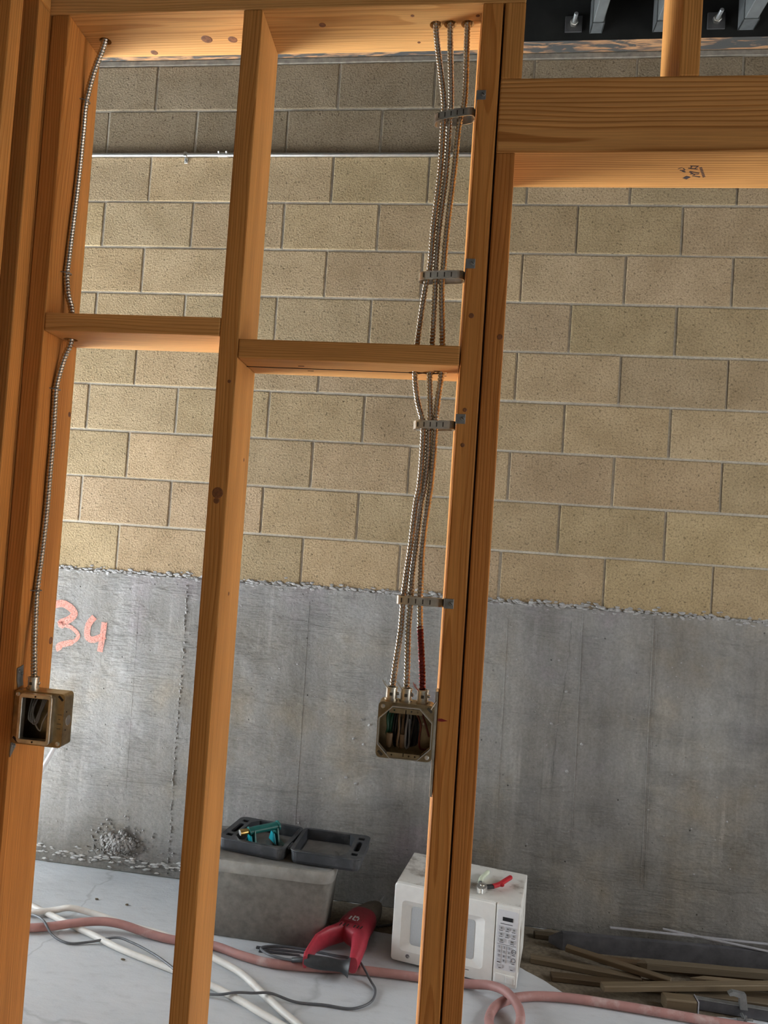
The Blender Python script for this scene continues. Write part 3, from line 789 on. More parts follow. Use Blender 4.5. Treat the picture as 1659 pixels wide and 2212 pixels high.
# --- open box on the left stud
LX, LZ = .8252, 1.0838
t = thing('junction_box', 'open steel box with single rectangular ring on the leftmost stud', 'electrical box')
body = boolean(poly_xz(rr_poly(.1040, .1040, .007), -1.750, -1.7155, LX, LZ), [poly_xz(rr_poly(.1005, .1005, .006), -1.79, -1.7175, LX, LZ)])
link('box_body', body, 'brasszinc', t)
OX, OZ = LX - .0015, LZ + .0015
ring = boolean(poly_xz(rr_poly(.1040, .1040, .007), -1.7522, -1.7502, LX, LZ), [poly_xz(rr_poly(.0560, .0810, .003), -1.79, -1.70, OX, OZ)])
rg = link('device_ring', ring, 'brasszinc', t)
rim = boolean(poly_xz(rr_poly(.0690, .0960, .0085), -1.7655, -1.7505, OX, OZ), [poly_xz(rr_poly(.0535, .0790, .002), -1.80, -1.70, OX, OZ)])
for p in rim.polygons: p.use_smooth = False
r_ = link('raised_rim', rim, 'galv', rg)
bv = r_.modifiers.new('soft', 'BEVEL'); bv.width = .004; bv.segments = 3; bv.limit_method = 'ANGLE'; bv.angle_limit = .9
for s in (1, -1):
    bm = bmesh.new(); cyl(bm, (OX, -1.7650, OZ + s * .0435), (OX, -1.7662, OZ + s * .0435), .0018, n=10); link('screw_hole', fin(bm), 'pencil', rg)
for (sx, sz) in ((-1, 1), (1, -1)):
    bm = bmesh.new(); lathe(bm, (LX + sx * .0445, -1.7522, LZ + sz * .0440), (0, -1, 0), [(0, .0045), (.0016, .0042), (.0026, .0024)], 12); link('ring_screw', fin(bm, True), 'galv', rg)
for (sx, sz) in ((-1, -1), (1, 1)):
    o = link('screw_slot', boxm(-.0062, .0062, -.0004, .0004, -.0022, .0022, .0003), 'pencil', rg); o.location = (LX + sx * .0440, -1.7524, LZ + sz * .0435); o.rotation_euler = (0, .75 * 1, 0)
for dz in (.016, -.019):
    bm = bmesh.new(); cyl(bm, (LX + .0519, -1.741, LZ + dz), (LX + .0526, -1.741, LZ + dz), .0016, n=8); link('side_hole', fin(bm), 'pencil', t)
bm = bmesh.new(); lathe(bm, (LX + .0519, -1.731, LZ - .002), (1, 0, 0), [(0, .0105), (.0006, .010)], 18); link('knockout', fin(bm, True), 'galv_dull', t)
# stamped print on the ring flange
for k, wd in enumerate((.0085, .0035, .0085, .0075)):
    o = link('stamped_text', boxm(-wd / 2, wd / 2, -.0002, .0002, -.0011, .0011), plain('faint_stamp', (.16, .12, .06), .6), rg); o.location = (LX + .0440, -1.7524, LZ + .012 - .009 * k)
connector(t, .7985, -1.7315, LZ + .052)
for q in range(3):
    link('wire', tube([(.800 + .006 * q, -1.730, LZ + .040), (.801 + .004 * q, -1.742, LZ + .015), (.804 + .005 * q, -1.747, LZ - .005 - .004 * q), (.812 + .004 * q, -1.744, LZ - .010), (.819 + .002 * q, -1.738, LZ + .010), (.822 + .004 * q, -1.730, LZ + .035)], .0016, .004, 7), 'greywire', t)
link('wire', tube([(.805, -1.740, LZ + .02), (.814, -1.744, LZ - .008), (.826, -1.742, LZ - .026), (.829, -1.740, LZ - .010), (.835, -1.732, LZ + .010)], .0014, .004, 7), 'whitewire', t)
bm = bmesh.new()
tb = [(-1.748, 1.176), (-1.7265, 1.180), (-1.7255, 1.152), (-1.7215, 1.139), (-1.7405, 1.137), (-1.746, 1.152)]
loft(bm, [[Vector((.7706, a, b)) for a, b in tb], [Vector((.7722, a, b)) for a, b in tb]])
br = link('mounting_bracket', fin(bm), 'galv_dull', t); br['label'] = 'upper grey zinc bracket tab'
bm = bmesh.new()
tb = [(-1.7485, 1.031), (-1.733, 1.032), (-1.7345, 1.017), (-1.7490, 1.003), (-1.7500, 1.010)]
loft(bm, [[Vector((.7706, a, b)) for a, b in tb], [Vector((.7722, a, b)) for a, b in tb]])
br = link('mounting_bracket', fin(bm), 'galv_dull', t)
for (yy, zz) in ((-1.741, 1.169), (-1.730, 1.163), (-1.744, 1.025), (-1.737, 1.022)):
    bm = bmesh.new(); lathe(bm, (.7722, yy, zz), (1, 0, 0), [(0, .0036), (.0014, .0032), (.0022, .0016)], 12); link('bracket_screw', fin(bm, True), 'galv_dull', br)

# ================================================================== CONDUIT ON THE WALL
t = thing('wall_conduit', 'thin galvanised conduit running level across the block wall', 'conduit')
bm = bmesh.new(); cyl(bm, (-2.8, -.0115, 3.0945), (3.4, -.0115, 3.0915), .0088, n=16); link('pipe', fin(bm, True), 'galv_bright', t)
bm = bmesh.new(); cyl(bm, (.512, -.0115, 3.0929), (.556, -.0115, 3.0929), .0108, n=16); cp = link('coupling', fin(bm, True), 'galv_bright', t)
for xx in (.517, .551):
    bm = bmesh.new(); cyl(bm, (xx, -.020, 3.098), (xx, -.024, 3.104), .004, n=8); link('set_screw', fin(bm, True), 'galv_bright', cp)
for xx in (.366, 2.35):
    bm = bmesh.new(); add_box(bm, xx - .008, xx + .008, -.0218, -.0010, 3.082, 3.1045, .003); add_box(bm, xx - .008, xx + .008, -.004, -.001, 3.06, 3.083, .001)
    sp_ = link('conduit_strap', fin(bm), 'galv', t)
    bm = bmesh.new(); lathe(bm, (xx, -.004, 3.071), (0, -1, 0), [(0, .006), (.005, .006), (.007, .003)], 8); link('strap_screw', fin(bm, True), 'galv_dull', sp_)

# ================================================================== FLOOR THINGS
# --- leaning white pipe
link('plastic_pipe', tube([(-.16, -.33, .009), (-.082, -.16, .26), (.004, -.022, .530)], .0092, .03, 12), 'whitepipe', None, 'thin white pipe leaning on the wall behind the left box', 'pipe')

# --- hoses
red = [(0.02, -.585, .0145), (0.1958, -0.5542, .016), (0.2812, -0.5235, .018), (0.37, -0.495, .030), (0.4534, -0.478, .037), (0.5209, -0.4731, .034), (0.62, -0.478, .020), (0.7088, -0.487, .0145), (0.8705, -0.4872, .0145), (0.9806, -0.5222, .0145), (1.0861, -0.5432, .0145), (1.2127, -0.5353, .0145), (1.3652, -0.5088, .0145), (1.5071, -0.4998, .0145), (1.5934, -0.4968, .0145), (1.7564, -0.500, .018), (1.8315, -0.5197, .034), (1.880, -0.5658, .044), (1.9129, -0.6334, .032), (1.9004, -0.7065, .018), (1.8516, -0.7477, .0145), (1.8171, -0.7046, .0145), (1.8323, -0.6175, .0145), (1.8806, -0.5547, .0145), (1.9678, -0.5102, .0145), (2.1047, -0.4885, .0145), (2.2363, -0.4905, .0145), (2.3796, -0.4959, .0145), (2.519, -0.5038, .0145), (2.72, -0.513, .0145), (3.1, -.56, .0145)]
link('air_hose', tube(red, .0145, .015, 14), 'hose', None, 'faded red rubber hose looping across the floor past microwave', 'hose')
W1 = [(-.05, -.50, .0115), (0.1369, -0.4526, .012), (0.24, -0.420, .022), (0.29, -0.413, .034), (0.36, -0.406, .026), (0.5345, -0.430, .0115), (0.66, -0.455, .0115), (.80, -.505, .0115), (0.882, -0.5502, .0115), (1.0044, -0.6196, .0115), (1.0986, -0.7083, .0115), (1.1838, -0.7884, .0115), (1.2517, -0.8477, .0115), (1.42, -1.0, .0115)]
W2 = [(-0.10, -0.26, .011), (0.0884, -0.3684, .011), (0.2791, -0.4566, .011), (0.4376, -0.5245, .011), (0.5678, -0.5841, .011), (0.769, -0.6539, .011), (0.9236, -0.7089, .011), (1.0455, -0.7668, .011), (1.1253, -0.8139, .011), (1.1991, -0.8549, .011), (1.34, -0.95, .011)]
link('white_hose', tube(W1, .0112, .015, 12), 'whitehose', None, 'pale hose bending down from behind the red hose, farther of two', 'hose', 'pale hoses on the floor')
link('white_hose', tube(W2, .0108, .015, 12), 'whitehose', None, 'pale hose running straight under the red hose, nearer of two', 'hose', 'pale hoses on the floor')

# --- storage tote with lid
t = thing('storage_tote', 'dusty grey plastic storage tote with lid standing against the wall', 'tote', (0, 0, 0))
cx, cy = 1.005, -.262
bm = bmesh.new()
loft(bm, [rrect(cx, cy, .465, .262, .035, .001), rrect(cx, cy, .475, .270, .038, .01), rrect(cx, cy, .512, .300, .042, .247)])
link('tub', fin(bm, True), 'tote', t)
bm = bmesh.new()
loft(bm, [rrect(cx, cy, .530, .320, .048, .243), rrect(cx, cy, .536, .326, .050, .247), rrect(cx, cy, .536, .326, .050, .276), rrect(cx, cy, .524, .314, .046, .2845), rrect(cx, cy, .500, .290, .040, .2855), rrect(cx, cy, .492, .282, .038, .2825)])
link('lid', fin(bm, True), 'lid', t)

# --- open tool case (two hinged halves) on the tote
TZ = .2860
def tray(par, flip):
    W, D, H = .262, .232, .047
    base = bmesh.new()
    loft(base, [rrect(0, 0, W - .014, D - .014, .02, 0), rrect(0, 0, W - .006, D - .006, .024, .010), rrect(0, 0, W, D, .026, H - .006), rrect(0, 0, W + .004, D + .004, .027, H - .004), rrect(0, 0, W + .004, D + .004, .027, H)])
    s = -1 if flip else 1
    cav = [(-.118, -.103), (.052, -.103), (.076, -.072), (.076, .072), (.052, .103), (-.118, .103)]
    cav = [(a * s, b) for a, b in cav]
    c1 = fin(prism(bmesh.new(), cav, .008, .2))
    sl = [(p.x, p.y) for p in rrect(.101 * s, 0, .022, .092, .010, 0)]
    c2 = fin(prism(bmesh.new(), sl, -.1, .2))
    c3 = fin(prism(bmesh.new(), [(.101 * s - .012, .064), (.101 * s + .012, .064), (.101 * s + .012, .086), (.101 * s - .012, .086)], .012, .2))
    c4 = fin(prism(bmesh.new(), [(.101 * s - .012, -.086), (.101 * s + .012, -.086), (.101 * s + .012, -.064), (.101 * s - .012, -.064)], .012, .2))
    me = boolean(fin(base), [c1, c2, c3, c4])
    sh = link('shell', me, 'case', par)
    bv = sh.modifiers.new('soft', 'BEVEL'); bv.width = .0018; bv.segments = 2; bv.limit_method = 'ANGLE'; bv.angle_limit = .7
    link('moulded_floor', fin(prism(bmesh.new(), [(a * .93, b * .92) for a, b in cav], .0075, .0095)), 'casefloor', sh)
    bm = bmesh.new(); lathe(bm, (-.01 * s, -.02, .0085), (0, 0, 1), [(0, .046), (.003, .044), (.0042, .040)], 28)
    link('round_boss', fin(bm, True), 'casefloor', sh)
    return sh
t = thing('tool_case', 'black plastic tool case lying open on the tote lid', 'tool case')
a1 = tray(t, True); a1.location = (.967, -.245, TZ); a1.rotation_euler = (0, 0, math.radians(-8.5))
a2 = tray(t, False); a2.location = (1.240, -.272, TZ + .002); a2.rotation_euler = (0, -.012, math.radians(-4))
for yy in (-.33, -.19):
    bm = bmesh.new(); cyl(bm, (1.094, yy - .02, TZ + .042), (1.1, yy + .02, TZ + .042), .006, n=10)
    link('hinge', fin(bm, True), 'blackrub', t)

# --- teal hand tool lying in the case
t = thing('hand_tool', 'teal two footed bracket tool with brass rod in the open case', 'tool', (.975, -.268, TZ + .0115), math.radians(34)); t.scale = (1.15, 1.15, .86)
bm = bmesh.new(); lathe(bm, (-.050, 0, .062), (1, 0, .12), [(0, .018), (.004, .018), (.0042, .0155), (.100, .0155), (.1002, .020), (.106, .020)], 20); link('barrel', fin(bm, True), 'teal', t)
bm = bmesh.new(); lathe(bm, (-.0505, 0, .062), (-1, 0, -.07), [(0, .010), (.004, .0125), (.026, .0125), (.030, .0125)], 20); link('rod', fin(bm, True), 'brass', t)
bm = bmesh.new(); lathe(bm, (-.0804, 0, .0598), (-1, 0, -.07), [(0, .0118), (.0006, .0115)], 20); link('rod_face', fin(bm, True), 'galv_bright', t)
def foot(x, nm, mt):
    bm = bmesh.new()
    P = [(-.006, .062), (.006, .062), (.034, .0), (-.034, .0)]
    P = [(-.016, .070), (.016, .070), (.020, .058), (.036, .004), (-.036, .004), (-.020, .058)]
    loft(bm, [[Vector((x - .002, a, b)) for a, b in P], [Vector((x + .002, a, b)) for a, b in P]])
    add_box(bm, x - .002, x + .022, -.036, .036, .002, .005)
    return link(nm, fin(bm), mt, t)
foot(-.034, 'foot_plate', 'teal'); foot(.046, 'foot_plate', 'teal')
for x in (-.046, .034):
    bm = bmesh.new(); P = [(-.014, .046), (.014, .046), (.030, .006), (-.030, .006)]
    loft(bm, [[Vector((x, a, b)) for a, b in P], [Vector((x + .003, a, b)) for a, b in P]]); link('gusset', fin(bm), 'teal2', t)
link('pin', tube([(.020, -.045, .006), (.050, -.050, .007)], .004, .01, 8), 'galv_dull', t)

# --- microwave
t = thing('microwave', 'dirty white microwave oven sitting on the floor', 'microwave', (1.4905, -.402, 0), math.radians(-10.5))
MW, MD, MH, MZ = .434, .295, .276, .010
bm = bmesh.new(); add_box(bm, .002, MW - .002, .018, MD, MZ, MH, .004, 2); link('cabinet', fin(bm), 'whitetop', t)
DS = .352     # door / panel split
door_pts = rrect(DS / 2, (MZ + MH) / 2, DS, MH - MZ, .010, 0)
dme = bmesh.new(); loft(dme, [[Vector((p.x, .019, p.y)) for p in door_pts], [Vector((p.x, .004, p.y)) for p in door_pts], [Vector((DS / 2 + (p.x - DS / 2) * .985, 0, (MZ + MH) / 2 + (p.y - (MZ + MH) / 2) * .98)) for p in door_pts]])
wz0, wz1, wx0, wx1 = .050, .222, .030, .318
cut = bmesh.new()
A1 = rrect((wx0 + wx1) / 2, (wz0 + wz1) / 2, wx1 - wx0, wz1 - wz0, .014, 0)
B1 = rrect((wx0 + wx1) / 2, (wz0 + wz1) / 2, wx1 - wx0 - .066, wz1 - wz0 - .040, .010, 0)
sc_ = lambda p, k, y: Vector(((wx0 + wx1) / 2 + (p.x - (wx0 + wx1) / 2) * k, y, (wz0 + wz1) / 2 + (p.y - (wz0 + wz1) / 2) * k))
loft(cut, [[sc_(p, 1.02, -.003) for p in A1], [sc_(p, 1.0, 0.0005) for p in A1], [sc_(p, 1.0, .012) for p in B1]])
dm = boolean(fin(dme), [fin(cut)])
dr = link('door', dm, 'whiteplas', t)
win = [Vector((p.x, .0118, p.y)) for p in rrect((wx0 + wx1) / 2, (wz0 + wz1) / 2, wx1 - wx0 - .066, wz1 - wz0 - .040, .010, 0)]
bm = bmesh.new(); loft(bm, [win, [v + Vector((0, -.001, 0)) for v in win]]); link('window', fin(bm), 'window', dr)
bm = bmesh.new(); cyl(bm, (.060, -.0003, .034), (.060, .002, .034), .0075, n=20); lg = link('badge', fin(bm), 'keygrey', dr)
for rad_, an in ((.0055, 0), (.003, .6)):
    bm = bmesh.new()
    P = [(.060 + rad_ * math.cos(a / 10 * 2 * PI + an), -.0007, .034 + rad_ * math.sin(a / 10 * 2 * PI + an)) for a in range(9)]
    link('badge_mark', tube(P, .0007, .0015, 5), 'print', lg)
o = link('door_print', boxm(-.012, .012, -.0003, .0003, -.001, .001), 'print', dr); o.location = (.262, 0, .038)
bm = bmesh.new(); add_box(bm, DS + .0015, MW, .001, .019, MZ, MH, .005, 2); pn = link('control_panel', fin(bm), 'whiteplas', t)
px0, px1 = DS + .007, MW - .006; pw = px1 - px0
kp = [Vector((p.x, .0006, p.y)) for p in rrect((px0 + px1) / 2, .163, pw, .198, .006, 0)]
bm = bmesh.new(); loft(bm, [kp, [v + Vector((0, .002, 0)) for v in kp]]); link('key_plate', fin(bm), 'whitepanel', pn)
def key(fx, z, wd, h, mt='keygrey', nm='key', y=-.0002):
    o = link(nm, boxm(-wd / 2, wd / 2, -.0006, .0006, -h / 2, h / 2), mt, pn); o.location = (px0 + fx * pw, y, z); return o
key(.50, .233, .034, .0125, 'display', 'display')
key(.45, .2165, .040, .0016, 'print', 'print_line', -.0001)
for r in range(2):
    for c in range(3):
        key(.20 + .30 * c, .202 - .020 * r, .0155, .0125)
        key(.20 + .30 * c, .1935 - .020 * r, .012, .0013, 'print', 'print_line', -.0001)
        key(.20 + .30 * c + .02, .202 - .020 * r, .006, .006, 'galv_dull', 'key_icon', -.0008)
for fx in (.25, .76):
    key(fx, .1625, .024, .0115); key(fx, .1545, .014, .0014, 'print', 'print_line', -.0001); key(fx, .1625, .009, .006, 'galv_dull', 'key_icon', -.0008)
key(.5, .149, pw * .9, .0006, 'print', 'print_line', -.0001)
for i, ch in enumerate('1234567890'):
    r, c = divmod(i, 3)
    fx, z = (.17 + .235 * c, .1395 - .0145 * r) if i < 9 else (.405, .1395 - .0145 * 3)
    key(fx, z, .0112, .0108)
    o = link('key_digit', text_mesh(ch, .0088), 'print', pn); o.location = (px0 + fx * pw, -.0011, z); o.rotation_euler = (PI / 2, 0, 0)
key(.17, .1395 - .0145 * 3, .0112, .0108); key(.64, .1395 - .0145 * 3, .0112, .009)
key(.17, .0885, .010, .003, 'print', 'print_line', -.0001)
for z in (.131, .103):
    bm = bmesh.new()
    P = [(.0068 * math.cos(a / 12 * 2 * PI), 0, .0068 * math.sin(a / 12 * 2 * PI)) for a in range(13)]
    o = link('round_key', tube(P, .0008, .002, 6), 'print', pn); o.location = (px0 + .86 * pw, -.0002, z); bm.free()
    key(.86, z - .0115, .010, .0018, 'print', 'print_line', -.0001)
key(.86, .131, .010, .0008, 'print', 'print_line', -.0003)
key(.24, .0775, .019, .0105); key(.80, .0775, .016, .0105); key(.24, .0705, .008, .0016, 'print', 'print_line', -.0001); key(.80, .0705, .009, .0016, 'print', 'print_line', -.0001)
bm = bmesh.new(); add_box(bm, px0 + .001, px1 - .001, -.0022, .004, .022, .052, .003, 2); ob = link('open_button', fin(bm), 'whiteplas', t)
bm = bmesh.new(); add_box(bm, px0 + .036, px1 - .004, -.0048, .0, .024, .049, .004, 2); link('press_pad', fin(bm), 'whiteplas', ob)
for fx in (.04, MW - .04):
    for fy in (.05, MD - .04):
        bm = bmesh.new(); cyl(bm, (fx, fy, 0), (fx, fy, MZ + .001), .012, n=12); link('foot', fin(bm), 'blackrub', t)
o = link('power_cord', tube([(.06, MD - .002, .05), (.02, MD + .03, .03), (-.03, MD + .0, .008), (-.06, MD - .05, .0065), (-.11, MD - .09, .0065)], .0042, .01, 8), 'blackrub', t)

# --- pliers on the microwave
t = thing('pliers', 'pliers with one red and one pale grip on the microwave', 'pliers', (1.792, -.372, MH + .0005), math.radians(-12))
def grip(pts, r, nm, mt): return link(nm, tube(pts, r, .006, 10, None, .8), mt, t)
bm = bmesh.new()
P = [(-.016, -.008), (-.010, -.034), (-.003, -.042), (.004, -.036), (.010, -.040), (.016, -.028), (.020, -.004), (.012, .014), (-.008, .014)]
loft(bm, [[Vector((a, b, .004)) for a, b in P], [Vector((a * .97, b * .97, .019)) for a, b in P]]); link('jaw', fin(bm), 'galv_bright', t)
bm = bmesh.new(); lathe(bm, (.002, -.004, .018), (0, 0, 1), [(0, .008), (.003, .0075), (.0042, .005)], 16); link('pivot', fin(bm, True), 'galv', t)
grip([(-.006, .004, .011), (-.010, .035, .012)], .008, 'shank', 'galv_dull')
grip([(-.010, .030, .012), (-.012, .065, .012), (-.002, .110, .013), (.001, .128, .013)], .0095, 'pale_grip', 'palegrip')
grip([(.010, .004, .011), (.040, .020, .013)], .008, 'shank', 'blackrub')
grip([(.036, .018, .013), (.056, .042, .015), (.074, .085, .017), (.084, .112, .017)], .0105, 'red_grip', 'redgrip')
bm = bmesh.new(); lathe(bm, (.060, .040, .016), (.9, -.5, .1), [(0, .008), (.010, .006), (.014, .003)], 10); link('grip_guard', fin(bm, True), 'redgrip', t)

# --- red corded power tool
t = thing('power_tool', 'red corded power tool with a black loop handle on the floor', 'power tool')
def ell(c, d, wd, h, n=16, sq=.75):
    c = Vector(c); d = Vector(d); d.z = 0; d.normalize(); s = Vector((d.y, -d.x, 0)); pts = []
    for i in range(n):
        a = 2 * PI * i / n; ca, sa = math.cos(a), math.sin(a)
        e = lambda v: math.copysign(abs(v) ** sq, v)
        pts.append(c + s * e(ca) * wd / 2 + Vector((0, 0, 1)) * e(sa) * h / 2)
    return pts
ax = (.32, 1, 0)
bm = bmesh.new()
loft(bm, [ell((1.372, -.546, .048), (0, 1, 0), .030, .052), ell((1.376, -.500, .052), (.05, 1, 0), .040, .060), ell((1.378, -.440, .056), (.1, 1, 0), .050, .070), ell((1.378, -.405, .058), (.15, 1, 0), .058, .074), ell((1.362, -.380, .059), (.15, 1, 0), .094, .078), ell((1.347, -.358, .060), ax, .126, .080), ell((1.356, -.315, .062), ax, .122, .084), ell((1.372, -.262, .062), ax, .108, .084), ell((1.378, -.245, .062), ax, .100, .080)])
bd = link('housing', fin(bm, True), 'redtool', t)
bm = bmesh.new()
loft(bm, [ell((1.376, -.250, .060), ax, .098, .078), ell((1.388, -.215, .060), ax, .094, .074), ell((1.404, -.165, .058), ax, .074, .062), ell((1.416, -.125, .056), ax, .044, .044), ell((1.420, -.112, .056), ax, .026, .026)])
link('gear_nose', fin(bm, True), 'dustgrey', t)
link('bit', tube([(1.420, -.115, .056), (1.434, -.045, .060)], .0035, .02, 8), 'galv_dull', t)
bm = bmesh.new()
loft(bm, [ell((1.312, -.352, .058), (-.8, -1, 0), .034, .072), ell((1.262, -.402, .056), (-.8, -1, 0), .026, .070), ell((1.230, -.452, .054), (-.45, -1, 0), .019, .064), ell((1.219, -.508, .052), (-.25, -1, 0), .019, .058), ell((1.2125, -.548, .050), (-.05, -1, 0), .020, .050), ell((1.2130, -.572, .050), (.05, -1, 0), .016, .040)])
link('side_strut', fin(bm, True), 'redtool', t)
gp = tube([(1.2125, -.556, .050), (1.245, -.562, .050), (1.300, -.562, .050), (1.335, -.560, .048), (1.362, -.560, .046)], .021, .006, 14, lambda s, a: .0185 + .004 * math.sin(min(1, s / .11) * PI) * .6 + (.012 * max(0, (s - .118) / .03) ** 2), 1.0)
link('black_grip', gp, 'blackrub', t)
link('strain_relief', tube([(1.214, -.556, .050), (1.192, -.553, .045), (1.166, -.545, .036)], .008, .004, 10, lambda s, a: .0095 - .06 * s * .5), 'blackrub', t)
lb = bmesh.new()
loft(lb, [[Vector((1.312, -.352, .1005)), Vector((1.372, -.372, .1005)), Vector((1.392, -.318, .1042)), Vector((1.330, -.300, .1042))], [Vector((1.312, -.352, .1012)), Vector((1.372, -.372, .1012)), Vector((1.392, -.318, .1050)), Vector((1.330, -.300, .1050))]])
lp = link('name_plate', fin(lb), 'redtool', bd)
for k, (lx, ly, sx_, sy_) in enumerate(((1.337, -.330, .006, .022), (1.350, -.327, .005, .026), (1.362, -.322, .010, .010), (1.352, -.345, .012, .005), (1.366, -.338, .004, .018))):
    o = link('logo_mark', boxm(-sx_ / 2, sx_ / 2, -sy_ / 2, sy_ / 2, 0, .0008), 'whitepanel', lp); o.location = (lx - .002, ly - .008, .1035); o.rotation_euler = (.05, 0, -.3)
for k in range(7):
    if k == 3: continue
    o = link('vent_slot', boxm(-.002, .002, -.009, .009, 0, .001), 'pencil', bd); o.location = (1.306 + .0125 * k, -.384 - .001 * k, .0985); o.rotation_euler = (.06, 0, -.35)
cord = [(1.170, -.546, .037), (1.1374, -0.5415, .034), (1.0775, -0.5267, .034), (1.0398, -0.4724, .020), (1.047, -0.4285, .0055), (1.1052, -0.4108, .0055), (1.2066, -0.4118, .0055), (1.2897, -0.4206, .0055), (1.345, -0.450, .020), (1.385, -.485, .034), (1.4063, -0.5212, .034), (1.435, -.555, .012), (1.4543, -0.5901, .0055), (1.4459, -0.6624, .0055), (1.3933, -0.7107, .0055), (1.3038, -0.714, .0055), (1.21, -0.722, .006), (1.13, -.734, .028), (1.08, -.747, .028), (1.03, -.757, .028), (0.97, -0.763, .016), (0.90, -0.745, .006), (0.83, -0.706, .024), (0.7649, -0.6572, .027), (0.6905, -0.6088, .027), (0.6024, -0.5657, .027), (0.54, -0.547, .026), (0.4539, -0.5631, .008), (0.3824, -0.5873, .0055), (0.31, -0.565, .012), (0.2538, -0.532, .040), (0.20, -.50, .036), (0.1735, -0.4788, .024), (0.1005, -0.4685, .027), (.02, -.46, .02)]
link('power_cord', tube(cord, .0041, .01, 8), 'greycord', t)
# dark flat blades by the tote
for i, (a, b, lab) in enumerate((((1.015, -.435), (1.205, -.424), 'dark flat saw blade on the floor before the tote, longer one'), ((1.03, -.456), (1.175, -.446), 'dark flat saw blade on the floor before the tote, shorter one'))):
    bm = bmesh.new(); d = Vector((b[0] - a[0], b[1] - a[1], 0)); n_ = Vector((-d.y, d.x, 0)).normalized() * .008
    A_, B_ = Vector((*a, .001)), Vector((*b, .001))
    loft(bm, [[A_ - n_, B_ - n_ * .8, B_ + n_ * .5, A_ + n_], [p + Vector((0, 0, .0022)) for p in (A_ - n_, B_ - n_ * .8, B_ + n_ * .5, A_ + n_)]])
    link('saw_blade', fin(bm), 'channel', None, lab, 'blade', 'saw blades by the tote')

# --- dirt sheet under the heap, its dark colour standing in for microwave shade
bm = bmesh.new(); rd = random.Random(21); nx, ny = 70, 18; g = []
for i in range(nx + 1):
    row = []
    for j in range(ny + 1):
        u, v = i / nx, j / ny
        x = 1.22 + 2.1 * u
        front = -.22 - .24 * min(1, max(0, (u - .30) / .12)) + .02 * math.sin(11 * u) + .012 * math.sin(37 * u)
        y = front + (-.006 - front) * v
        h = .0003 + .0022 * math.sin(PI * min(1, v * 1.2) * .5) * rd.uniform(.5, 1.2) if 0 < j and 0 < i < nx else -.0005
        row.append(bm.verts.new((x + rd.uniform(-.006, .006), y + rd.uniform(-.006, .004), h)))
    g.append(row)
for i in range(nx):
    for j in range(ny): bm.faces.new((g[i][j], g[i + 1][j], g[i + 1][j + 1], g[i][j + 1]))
o = link('dirt_and_shade', fin(bm, True), plain('brown_dirt_shade', (.135, .108, .074), .95, var=.35, vscale=70, bump=.5), None, 'brown dirt sheet with painted microwave shade along the foot of the wall', 'dirt', None, 'stuff')
# --- heap of stakes and metal along the foot of the wall
def stake(a, b, wd, h, z, mat, lab, name='wood_stake', cat='stake', group='stakes heaped by the wall', z2=None, point=0.0, tint=(1, 1, 1), roll=0.0):
    A_, B_ = Vector((a[0], a[1], z + h / 2)), Vector((b[0], b[1], (z2 if z2 is not None else z) + h / 2))
    d = B_ - A_; L = d.length
    bm = bmesh.new()
    if point:
        loops = [[Vector((x * .12, y * .35 , -L / 2)) for x, y in ((-wd / 2, -h / 2), (wd / 2, -h / 2), (wd / 2, h / 2), (-wd / 2, h / 2))],
                 [Vector((x, y, -L / 2 + point)) for x, y in ((-wd / 2, -h / 2), (wd / 2, -h / 2), (wd / 2, h / 2), (-wd / 2, h / 2))],
                 [Vector((x, y, L / 2)) for x, y in ((-wd / 2, -h / 2), (wd / 2, -h / 2), (wd / 2, h / 2), (-wd / 2, h / 2))]]
        loft(bm, loops)
    else:
        add_box(bm, -wd / 2, wd / 2, -h / 2, h / 2, -L / 2, L / 2, min(wd, h) * .12)
    o = link(name, fin(bm), mat, None, lab, cat, group)
    zc = d.normalized(); xc = zc.cross(Vector((0, 0, 1))).normalized(); yc = zc.cross(xc)
    m = Matrix((xc, yc, zc)).transposed().to_4x4(); m.translation = (A_ + B_) / 2
    o.matrix_world = m; o.color = (*tint, 1)
    return o
stake((2.065, -.150), (3.15, -.055), .022, .062, .002, 'channel', 'dark broad bar on edge behind the stakes, longest of the heap', 'steel_bar', 'bar', None, point=.05)
stake((2.02, -.085), (2.60, -.060), .03, .02, .002, 'stake', 'brown stake tucked under the wall behind the dark bar', tint=(.6, .58, .55))
stake((2.30, -.075), (3.20, -.020), .012, .004, .070, 'stripmetal', 'pale metal strip lying highest along the wall', 'metal_strip', 'strip', 'pale metal strips', z2=.070)
stake((2.50, -.040), (2.86, -.095), .012, .004, .075, 'stripmetal', 'pale metal strip slanting off the dark bar', 'metal_strip', 'strip', 'pale metal strips', z2=.068)
stake((1.985, -.265), (2.36, -.305), .034, .020, .002, 'stake', 'tan stake reaching behind the microwave corner', tint=(1.05, 1.05, 1.05))
stake((2.120, -.200), (2.45, -.335), .030, .018, .026, 'stake', 'tan stake lying slantwise across the other stakes', tint=(1.1, 1.08, 1.05), z2=.026)
stake((2.26, -.205), (2.80, -.185), .036, .018, .002, 'stake', 'brown stake flat on the floor before the dark bar', tint=(.85, .72, .6))
stake((2.36, -.245), (3.10, -.165), .028, .022, .024, 'stake', 'greyish stake with chewed end resting on the brown stake', tint=(1.05, 1.1, 1.15), point=.03)
stake((2.535, -.262), (3.10, -.215), .022, .016, .010, 'stake', 'pale thin stake with sharpened end', tint=(1.5, 1.5, 1.5), point=.05)
stake((2.20, -.438), (3.05, -.248), .032, .020, .028, 'stake', 'long tan stake reaching forward past the clamp head', tint=(1.15, 1.15, 1.1), z2=.052)
stake((2.045, -.365), (2.42, -.345), .036, .018, .002, 'stake', 'dark brown stake flat on the floor right of microwave', tint=(.62, .55, .47))
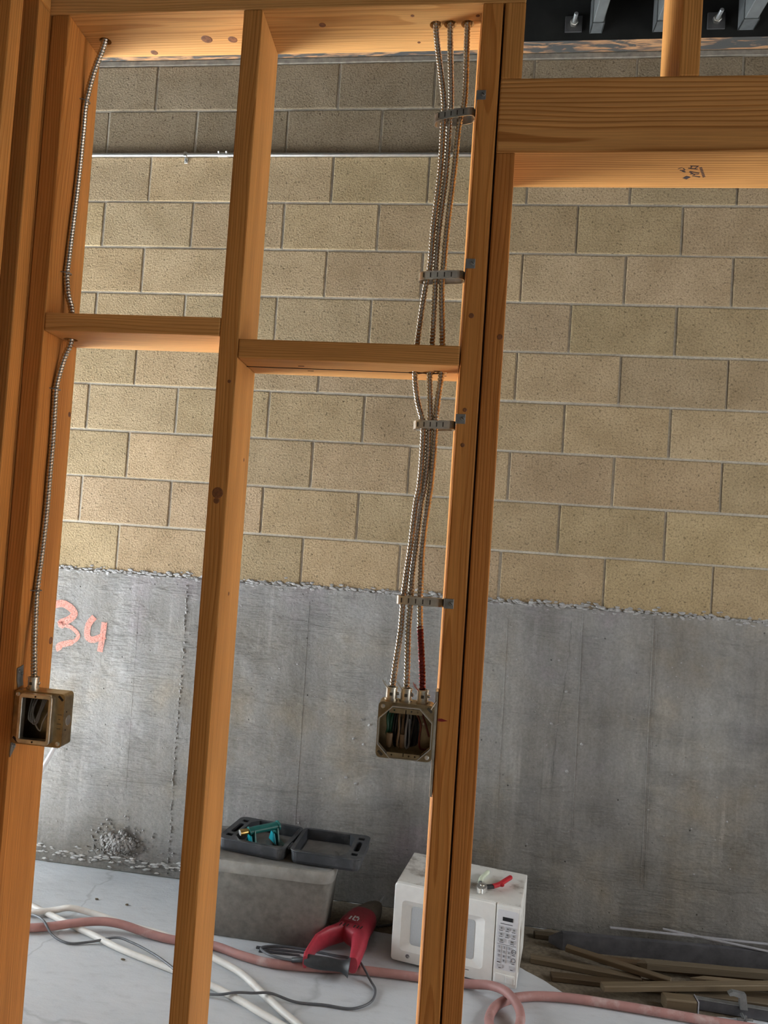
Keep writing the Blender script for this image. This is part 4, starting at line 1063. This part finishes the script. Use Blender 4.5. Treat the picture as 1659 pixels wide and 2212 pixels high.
stake((2.36, -.330), (2.95, -.300), .04, .018, .002, 'stake', 'dull brown stake under the long tan stake', tint=(.7, .64, .58))
stake((2.46, -.365), (3.05, -.348), .034, .024, .002, 'stake', 'grey brown stake behind the clamp bar', tint=(.9, .9, .9))
# bar clamp
t = thing('bar_clamp', 'old bar clamp with wooden block and winged screw', 'clamp')
def ob(a, b, wd, h, z, mt, nm, par, tint=(1, 1, 1)):
    o = stake(a, b, wd, h, z, mt, None, nm, None, None, tint=tint); o.parent = par; return o
ob((2.395, -.440), (2.500, -.432), .045, .040, .002, 'stake', 'wood_block', t, (1.0, .97, .9))
bm = bmesh.new(); add_box(bm, 2.5005, 2.5045, -.456, -.408, .001, .044, .002); link('end_plate', fin(bm), 'stripmetal', t)
ob((2.505, -.420), (3.0, -.440), .016, .034, .003, 'channel', 'bar', t)
ob((2.505, -.420), (3.0, -.440), .018, .003, .037, 'galv_dull', 'bar_edge', t)
bm = bmesh.new()
P = [(2.598, .076), (2.612, .084), (2.640, .082), (2.652, .080), (2.660, .030), (2.636, .030), (2.634, .066), (2.614, .070), (2.602, .068)]
loft(bm, [[Vector((x, -.440, z)) for x, z in P], [Vector((x, -.424, z)) for x, z in P]]); link('hook', fin(bm), 'galv_dull', t)
bm = bmesh.new(); cyl(bm, (2.640, -.441, .018), (2.640, -.475, .014), .005, n=10); link('screw', fin(bm, True), 'galv_dull', t)
bm = bmesh.new(); cyl(bm, (2.616, -.470, .015), (2.664, -.470, .019), .0042, n=8); cyl(bm, (2.642, -.472, .030), (2.640, -.472, .002), .0038, n=8); link('wing', fin(bm, True), 'galv_dull', t)
# a few chips on the floor
for i, (x, y, lab) in enumerate(((.33, -.26, 'small rusty chip on the pale floor nearer the left stud'), (.46, -.27, 'small dark chip on the pale floor nearer middle stud'), (1.62, -.50, 'tiny tan chip beside the red hose before the microwave'), (2.0, -.72, 'dark crumb on the floor right of the hose loop'), (.60, -.63, 'curled shaving below the pale hoses'))):
    bm = bmesh.new(); r = bmesh.ops.create_icosphere(bm, subdivisions=1, radius=.007)
    for v in r['verts']: v.co = Vector((v.co.x * random.uniform(.8, 1.5), v.co.y * random.uniform(.6, 1), max(-.003, v.co.z * .5)))
    o = link('floor_chip', fin(bm), 'stake', None, lab, 'debris', 'chips on the floor'); o.location = (x, y, .003)
